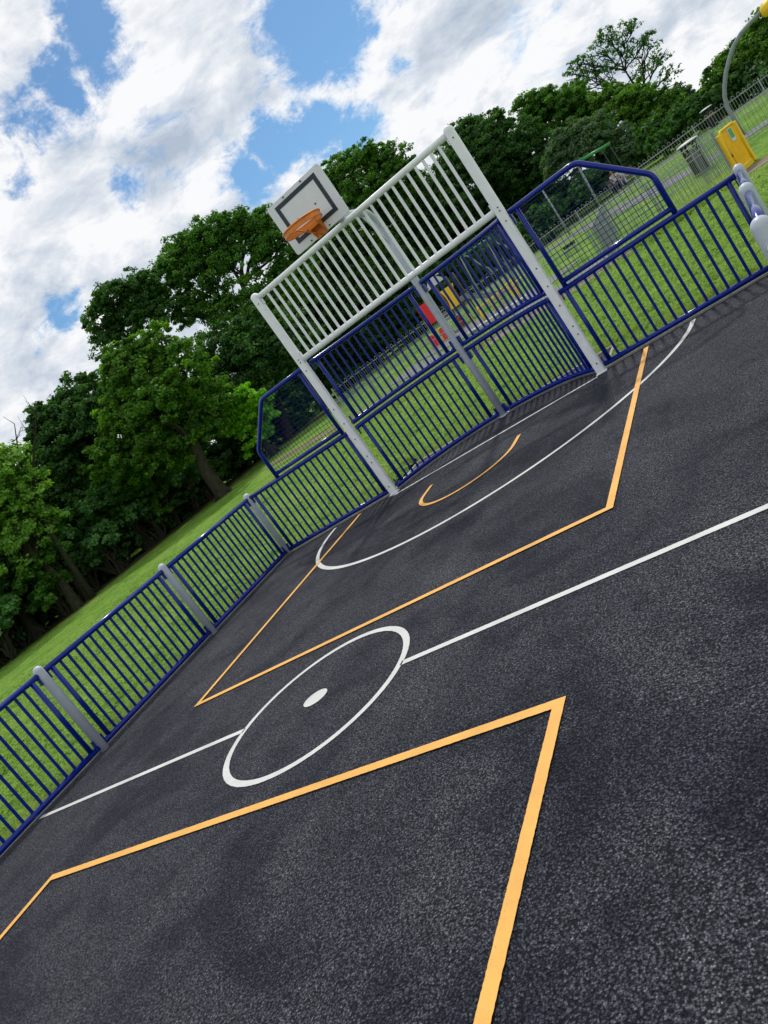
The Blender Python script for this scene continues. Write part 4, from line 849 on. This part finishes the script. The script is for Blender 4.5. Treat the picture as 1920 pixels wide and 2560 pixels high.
def tree(name, label, kind, dens, base, lobes, trunk_r=.28, grp='trees of the wood behind the court'):
    bx, by = base; bz = Tz(bx, by)-.1
    root = thing(name, (bx, by, bz), label, 'tree', grp)
    C = np.array([l[:3] for l in lobes]); Rr = np.array([l[3] for l in lobes])
    zc = C[:, 2].mean(); top = C[:, 2].max()
    mb = MB(); fork = Vector((bx+random.uniform(-.4, .4), by+random.uniform(-.4, .4), bz+max(1.6, (zc-bz)*.55)))
    cz = max(fork.z+.3, bz+(zc-bz)*.9); cen = Vector((C[:, 0].mean(), C[:, 1].mean(), cz))
    tp = [Vector((bx, by, bz)), Vector((bx, by, bz)).lerp(fork, .5)+Vector((random.uniform(-.15, .15), random.uniform(-.15, .15), 0)), fork, fork.lerp(cen, .6), cen]
    mb.tube(tp, [trunk_r*1.35, trunk_r, trunk_r*.85, trunk_r*.6, trunk_r*.42], 10, False)
    for a in range(5):
        t = a*1.26; mb.tube([(bx+.5*trunk_r*math.cos(t), by+.5*trunk_r*math.sin(t), bz+.5), (bx+1.9*trunk_r*math.cos(t), by+1.9*trunk_r*math.sin(t), bz+.02)], [trunk_r*.45, trunk_r*.15], 6, False)
    for (x, y, z, r) in lobes:
        st = fork if z < cz else cen; st = st if random.random() < .5 else fork
        P = limb(mb, st, (x, y, z), trunk_r*.38, .04)
        for _ in range(4 if dens > .3 else 6):
            d = Vector((random.gauss(0, 1), random.gauss(0, 1), random.uniform(-.2, 1.2))).normalized()*r*.95
            limb(mb, P[random.choice((3, 4, 5, 6))], Vector((x, y, z))+d, .05, .012)
    mb.build('trunk', M['bark'], root)
    if dens > .3:      # fill the hollows between neighbouring lobes
        ex = []
        for i in range(len(C)):
            d_ = np.linalg.norm(C-C[i], axis=1); j = np.argsort(d_)[1:3]
            for q in j: ex.append((*((C[i]+C[q])/2+RNG.normal(0, .15, 3)), (Rr[i]+Rr[q])*.40))
        C = np.vstack([C, np.array(ex)[:, :3]]); Rr = np.concatenate([Rr, np.array(ex)[:, 3]])
        V, tn = leaves(C, Rr*1.10, 74*dens+14, .098 if kind != 'grey' else .09)
    else: V, tn = leaves(C, Rr*1.08, 105*dens, .10)
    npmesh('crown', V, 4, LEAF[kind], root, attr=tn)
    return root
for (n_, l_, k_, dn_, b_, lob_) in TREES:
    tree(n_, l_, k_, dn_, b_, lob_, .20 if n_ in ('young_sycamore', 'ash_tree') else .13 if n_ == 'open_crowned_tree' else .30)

# trunks standing at the edge of the wood on the left, their crowns merging with the trees above
def edge_tree(x, y, lean, h, r, label, kind='dark'):
    bz = Tz(x, y)-.1; root = thing('woodland_edge_tree', (x, y, bz), label, 'tree', 'trees of the wood behind the court')
    top = Vector((x+lean, y+.8, bz+h)); mb = MB()
    mb.tube([(x, y, bz), (x+lean*.15, y+.1, bz+h*.25), (x+lean*.5, y+.4, bz+h*.6), top], [r*1.7, r, r*.8, r*.5], 10, False)
    for a in range(6):
        t = a*1.05; mb.tube([(x+.4*r*math.cos(t), y+.4*r*math.sin(t), bz+.55), (x+2.6*r*math.cos(t), y+2.6*r*math.sin(t), bz+.0)], [r*.6, r*.15], 6, False)
    C = []
    for k in range(8):
        q = top+Vector((random.uniform(-2.0, 2.0), random.uniform(-1.2, 2), random.uniform(-1.5, 1.4))); C.append((q.x, q.y, q.z, random.uniform(.9, 1.4))); limb(mb, top if k % 2 else top.lerp(Vector((x, y, bz)), .3), q, r*.4, .03)
    mb.build('trunk', M['bark'], root); V, tn = leaves(np.array([c[:3] for c in C]), np.array([c[3] for c in C]), 60, .115)
    npmesh('crown', V, 4, LEAF[kind], root, attr=tn)
for (x, y, ln, h, r, l) in (
    (-28.9, 10.9, -.5, 3.0, .17, 'leaning trunk nearest the left edge of the photo'),
    (-27.9, 12.6, -.8, 3.2, .24, 'thick flared trunk at the left, second from the photo edge'),
    (-27.3, 13.9, -.6, 3.4, .15, 'slim trunk between the two thick trunks on the left'),
    (-26.6, 14.9, -.9, 3.6, .22, 'leaning trunk with mossy roots behind the second grey fence post'),
    (-26.0, 16.9, -.7, 3.8, .16, 'slender leaning trunk in the shade right of the mossy one'),
    (-25.2, 22.6, -1.2, 4.2, .30, 'big leaning trunk in deep shade left of the mesh wing'),
    (-24.6, 24.2, -1.2, 4.4, .26, 'leaning trunk just left of the left mesh wing, second of the shaded pair')):
    edge_tree(x, y, ln, h, r, l)

def shrub(x, y, w, hgt, kind, label):
    bz = Tz(x, y)-.1; root = thing('understorey_tree', (x, y, bz), label, 'small tree', 'small trees in the shade at the edge of the wood')
    mb = MB(); C = []
    for k in range(9):
        q = Vector((x+random.uniform(-w, w), y+random.uniform(-.8, .8), bz+random.uniform(.35, 1)*hgt)); C.append((q.x, q.y, q.z, random.uniform(.45, .95)))
        limb(mb, (x+random.uniform(-.1, .1), y, bz), q, .07, .02)
    mb.build('trunk', M['bark'], root); V, tn = leaves(np.array([c[:3] for c in C]), np.array([c[3] for c in C]), 60, .10)
    npmesh('crown', V, 4, LEAF[kind], root, attr=tn)
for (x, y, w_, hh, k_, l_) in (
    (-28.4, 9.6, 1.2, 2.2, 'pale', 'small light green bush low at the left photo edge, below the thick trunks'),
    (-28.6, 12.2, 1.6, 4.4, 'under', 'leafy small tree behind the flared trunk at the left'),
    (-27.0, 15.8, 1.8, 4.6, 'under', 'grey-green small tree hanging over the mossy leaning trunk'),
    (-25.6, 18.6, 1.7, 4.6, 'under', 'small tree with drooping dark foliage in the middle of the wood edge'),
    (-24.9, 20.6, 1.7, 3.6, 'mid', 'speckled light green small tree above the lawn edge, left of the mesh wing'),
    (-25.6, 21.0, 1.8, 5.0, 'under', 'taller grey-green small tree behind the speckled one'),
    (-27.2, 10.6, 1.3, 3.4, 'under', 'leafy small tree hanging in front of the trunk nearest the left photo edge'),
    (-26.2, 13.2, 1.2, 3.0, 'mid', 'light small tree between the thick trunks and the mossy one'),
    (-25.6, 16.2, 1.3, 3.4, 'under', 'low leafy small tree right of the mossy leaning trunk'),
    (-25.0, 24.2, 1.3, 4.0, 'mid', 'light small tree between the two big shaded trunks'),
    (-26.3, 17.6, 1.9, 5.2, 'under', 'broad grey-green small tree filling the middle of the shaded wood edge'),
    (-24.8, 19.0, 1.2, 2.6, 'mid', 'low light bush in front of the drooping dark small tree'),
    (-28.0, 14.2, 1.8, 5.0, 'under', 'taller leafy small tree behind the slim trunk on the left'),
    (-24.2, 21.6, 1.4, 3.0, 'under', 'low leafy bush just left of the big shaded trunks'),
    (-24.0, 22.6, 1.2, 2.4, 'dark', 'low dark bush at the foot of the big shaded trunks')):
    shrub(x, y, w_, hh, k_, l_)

# dead snag at the far left
dt = thing('dead_tree', (-24.9, 13.7, Tz(-25, 13.7)), 'bare dead branches reaching above the pale tree at the far left', 'tree')
mb = MB()
mb.tube([(-24.9, 13.7, 0), (-24.7, 13.9, 3.0), (-24.5, 14.1, 4.8), (-23.9, 14.9, 6.2), (-23.3, 15.6, 7.3), (-22.9, 16.0, 8.0), (-22.75, 16.1, 8.3)], [.16, .12, .08, .055, .035, .02, .01], 7)
mb.tube([(-24.5, 14.1, 4.8), (-24.2, 14.5, 6.0), (-24.1, 14.7, 6.8), (-23.9, 15.0, 7.4), (-23.6, 15.2, 8.0), (-23.75, 15.1, 8.5)], [.07, .05, .035, .03, .018, .008], 6)
mb.tube([(-24.1, 14.7, 6.8), (-24.5, 14.5, 7.4), (-24.6, 14.4, 8.0)], [.03, .018, .006], 5)
mb.tube([(-23.3, 15.6, 7.3), (-23.6, 15.5, 7.7), (-23.5, 15.5, 8.2)], [.025, .014, .006], 5)
for _ in range(16):
    a = random.choice([(-23.9, 14.9, 6.2), (-23.3, 15.6, 7.3), (-23.9, 15.0, 7.4), (-24.2, 14.5, 6.0), (-23.0, 15.9, 7.9)])
    limb(mb, a, Vector(a)+Vector((random.uniform(-.7, .7), random.uniform(-.5, .5), random.uniform(.2, .9))), .018, .005, .2)
mb.build('branches', M['bark'], dt)

# undergrowth and the mass of the wood behind the first trees
C = []; 
for _ in range(260):
    t = random.random(); 
    if t < .42:   # left edge of the wood
        s = random.random(); x = -30.5+s*9.5+random.uniform(-3.5, .2); y = 9.0+s*20+random.uniform(0, 3)
    else:
        s = random.random(); x = -24+s*34; y = 33+6.5*math.sin(min(1, s*2.2)*math.pi/2)+random.uniform(0, 5)
    r = random.uniform(.7, 1.3); C.append((x, y, Tz(x, y)+random.uniform(.2, 1.5), r))
C = [c for c in C if not (abs(c[0]+1.2) < 2.0 and c[1] < 41.5)]
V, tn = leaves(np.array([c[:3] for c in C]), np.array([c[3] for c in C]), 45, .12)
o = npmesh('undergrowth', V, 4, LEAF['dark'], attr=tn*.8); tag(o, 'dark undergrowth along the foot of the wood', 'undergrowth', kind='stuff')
C = []
for _ in range(240):
    s = random.random()
    if s < .4: q = s/.4; x = -37+q*6+random.uniform(-4, 1); y = 6+q*26+random.uniform(-1, 3)
    else: q = (s-.4)/.6; x = -33+q*52; y = 44+q*12+random.uniform(0, 6)
    top = 5.5 if s < .4 else max(.5, 6.0-8.0*q)
    C.append((x, y, Tz(x, y)+random.uniform(.3, top), random.uniform(1.4, 2.3) if s < .7 else random.uniform(.8, 1.2)))
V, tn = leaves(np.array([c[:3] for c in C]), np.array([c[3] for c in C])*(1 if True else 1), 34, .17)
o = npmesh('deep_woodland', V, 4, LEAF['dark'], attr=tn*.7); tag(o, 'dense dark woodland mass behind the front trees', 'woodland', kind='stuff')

# ------------------------------------------------------------ light and sky
SUN_EL, SUN_AZ = R(55), R(-8.5)     # azimuth from +Y, negative = towards -X
sd = Vector((math.sin(SUN_AZ)*math.cos(SUN_EL), math.cos(SUN_AZ)*math.cos(SUN_EL), math.sin(SUN_EL)))
L = bpy.data.lights.new('sun', 'SUN'); L.energy = SUN_E; L.angle = R(3.2); L.color = (1, .955, .88)
lo = bpy.data.objects.new('sun', L); COL.objects.link(lo); lo.rotation_euler = sd.to_track_quat('Z', 'Y').to_euler()
w = bpy.data.worlds.new('World'); scn.world = w; w.use_nodes = True; nt = w.node_tree; nt.nodes.clear()
sky = nt.nodes.new('ShaderNodeTexSky'); sky.sky_type = 'NISHITA'; sky.sun_disc = False
sky.sun_elevation = SUN_EL; sky.sun_rotation = SUN_AZ; sky.altitude = 50; sky.air_density = 1.0; sky.dust_density = .6; sky.ozone_density = 1.6
tc = nt.nodes.new('ShaderNodeTexCoord'); D = tc.outputs['Generated']
sep = nt.nodes.new('ShaderNodeSeparateXYZ'); nt.links.new(D, sep.inputs[0])
den = mth(nt, 'ADD', mth(nt, 'MAXIMUM', sep.outputs[2], 0.0), .62)
cb = nt.nodes.new('ShaderNodeCombineXYZ')
nt.links.new(mth(nt, 'DIVIDE', sep.outputs[0], den), cb.inputs[0]); nt.links.new(mth(nt, 'DIVIDE', sep.outputs[1], den), cb.inputs[1])
nt.links.new(mth(nt, 'MULTIPLY', sep.outputs[2], 1.2), cb.inputs[2])
P = cb.outputs[0]
n1 = noise(nt, P, 4.6, 14, .62, .4); n2 = noise(nt, P, 17.0, 10, .68, .5); n3 = noise(nt, P, 5.2, 8, .58, .5)
wn = noise(nt, D, 11, 9, .72)
wv = nt.nodes.new('ShaderNodeVectorMath'); wv.operation = 'SUBTRACT'; nt.links.new(wn.outputs['Color'], wv.inputs[0]); wv.inputs[1].default_value = (.5, .5, .5)
ws = nt.nodes.new('ShaderNodeVectorMath'); ws.operation = 'SCALE'; nt.links.new(wv.outputs[0], ws.inputs[0]); ws.inputs['Scale'].default_value = .10
wa = nt.nodes.new('ShaderNodeVectorMath'); wa.operation = 'ADD'; nt.links.new(D, wa.inputs[0]); nt.links.new(ws.outputs[0], wa.inputs[1])
def cloud_n(vec_sock):
    s_ = nt.nodes.new('ShaderNodeSeparateXYZ'); nt.links.new(vec_sock, s_.inputs[0])
    dd = mth(nt, 'ADD', mth(nt, 'MAXIMUM', s_.outputs[2], 0.0), .62); c_ = nt.nodes.new('ShaderNodeCombineXYZ')
    nt.links.new(mth(nt, 'DIVIDE', s_.outputs[0], dd), c_.inputs[0]); nt.links.new(mth(nt, 'DIVIDE', s_.outputs[1], dd), c_.inputs[1])
    nt.links.new(mth(nt, 'MULTIPLY', s_.outputs[2], 1.2), c_.inputs[2])
    return noise(nt, c_.outputs[0], 8.5, 9, .60, .5).outputs['Fac']
va = nt.nodes.new('ShaderNodeVectorMath'); va.operation = 'ADD'; nt.links.new(D, va.inputs[0]); va.inputs[1].default_value = (0, .012, .026)
relief = mth(nt, 'SUBTRACT', cloud_n(D), cloud_n(va.outputs[0]))
wn2 = noise(nt, D, 3.2, 3, .5); wv2 = nt.nodes.new('ShaderNodeVectorMath'); wv2.operation = 'SUBTRACT'; nt.links.new(wn2.outputs['Color'], wv2.inputs[0]); wv2.inputs[1].default_value = (.5, .5, .5)
ws2 = nt.nodes.new('ShaderNodeVectorMath'); ws2.operation = 'SCALE'; nt.links.new(wv2.outputs[0], ws2.inputs[0]); ws2.inputs['Scale'].default_value = .09
wb2 = nt.nodes.new('ShaderNodeVectorMath'); wb2.operation = 'ADD'; nt.links.new(wa.outputs[0], wb2.inputs[0]); nt.links.new(ws2.outputs[0], wb2.inputs[1]); wa = wb2
holes = None
for (hx, hy, hz, hr) in [q for q in HOLES if q[3] > .0125 and q[2] > .1]:
    v = nt.nodes.new('ShaderNodeVectorMath'); v.operation = 'DISTANCE'; nt.links.new(wa.outputs[0], v.inputs[0]); v.inputs[1].default_value = (hx, hy, hz)
    mr = nt.nodes.new('ShaderNodeMapRange'); mr.interpolation_type = 'SMOOTHSTEP'; nt.links.new(v.outputs['Value'], mr.inputs[0])
    mr.inputs[1].default_value = 0; mr.inputs[2].default_value = hr*2.3; mr.inputs[3].default_value = 1; mr.inputs[4].default_value = 0
    mr.inputs[3].default_value = min(1, hr/.028)
    holes = mr.outputs[0] if holes is None else mth(nt, 'MAXIMUM', holes, mr.outputs[0])
dn = mth(nt, 'ADD', mth(nt, 'MULTIPLY', mth(nt, 'SUBTRACT', n1.outputs['Fac'], .5), 1.25), mth(nt, 'MULTIPLY', mth(nt, 'SUBTRACT', n2.outputs['Fac'], .5), 1.0))
dn = mth(nt, 'ADD', dn, .275); dn = mth(nt, 'SUBTRACT', dn, mth(nt, 'MULTIPLY', holes, .68))
mr = nt.nodes.new('ShaderNodeMapRange'); mr.interpolation_type = 'SMOOTHSTEP'; nt.links.new(dn, mr.inputs[0]); mr.inputs[1].default_value = -.22; mr.inputs[2].default_value = .17
cloud = mr.outputs[0]
# cloud brightness: thick middles greyer, edges and puffs whiter
sh = mth(nt, 'ADD', mth(nt, 'MULTIPLY', n3.outputs['Fac'], .85), mth(nt, 'MULTIPLY', n2.outputs['Fac'], .40))
sh = mth(nt, 'SUBTRACT', sh, mth(nt, 'MULTIPLY', mth(nt, 'SUBTRACT', dn, .25), .22))
sh = mth(nt, 'ADD', sh, mth(nt, 'MULTIPLY', relief, .55))
cc = ramp(nt, sh, [(.42, (4.2, 4.9, 5.9)), (.57, (6.3, 6.8, 7.5)), (.70, (8.9, 8.95, 9.1))])
skyc = mix(nt, 1, sky.outputs[0], (SKYK[0], SKYK[1], SKYK[2]), 'MULTIPLY')
mx = mix(nt, mth(nt, 'MULTIPLY', cloud, .985), skyc, cc.outputs[0])
bg = nt.nodes.new('ShaderNodeBackground'); bg.inputs['Strength'].default_value = .1; nt.links.new(mx, bg.inputs[0])
wo = nt.nodes.new('ShaderNodeOutputWorld'); nt.links.new(bg.outputs[0], wo.inputs[0])

# ------------------------------------------------------------ camera
cam = bpy.data.cameras.new('camera'); co = bpy.data.objects.new('camera', cam); COL.objects.link(co); scn.camera = co
r_ = Vector((.74309677, .34114797, -.57569545)); u_ = Vector((.4243413, .42498964, .7995738)); f_ = Vector((-.51743758, .83845207, -.17104526))
co.matrix_world = Matrix(((r_.x, u_.x, -f_.x, 3.43499), (r_.y, u_.y, -f_.y, -8.52859), (r_.z, u_.z, -f_.z, 1.58352), (0, 0, 0, 1)))
cam.sensor_fit = 'HORIZONTAL'; cam.sensor_width = 36; cam.lens = 36*1930.85/1920; cam.clip_start = .05; cam.clip_end = 1500
vs_ = scn.view_settings; vs_.view_transform = 'Standard'; vs_.look = 'None'; vs_.exposure = EXPO; vs_.gamma = 1; vs_.use_curve_mapping = False
scn.render.resolution_x = 768; scn.render.resolution_y = 1024
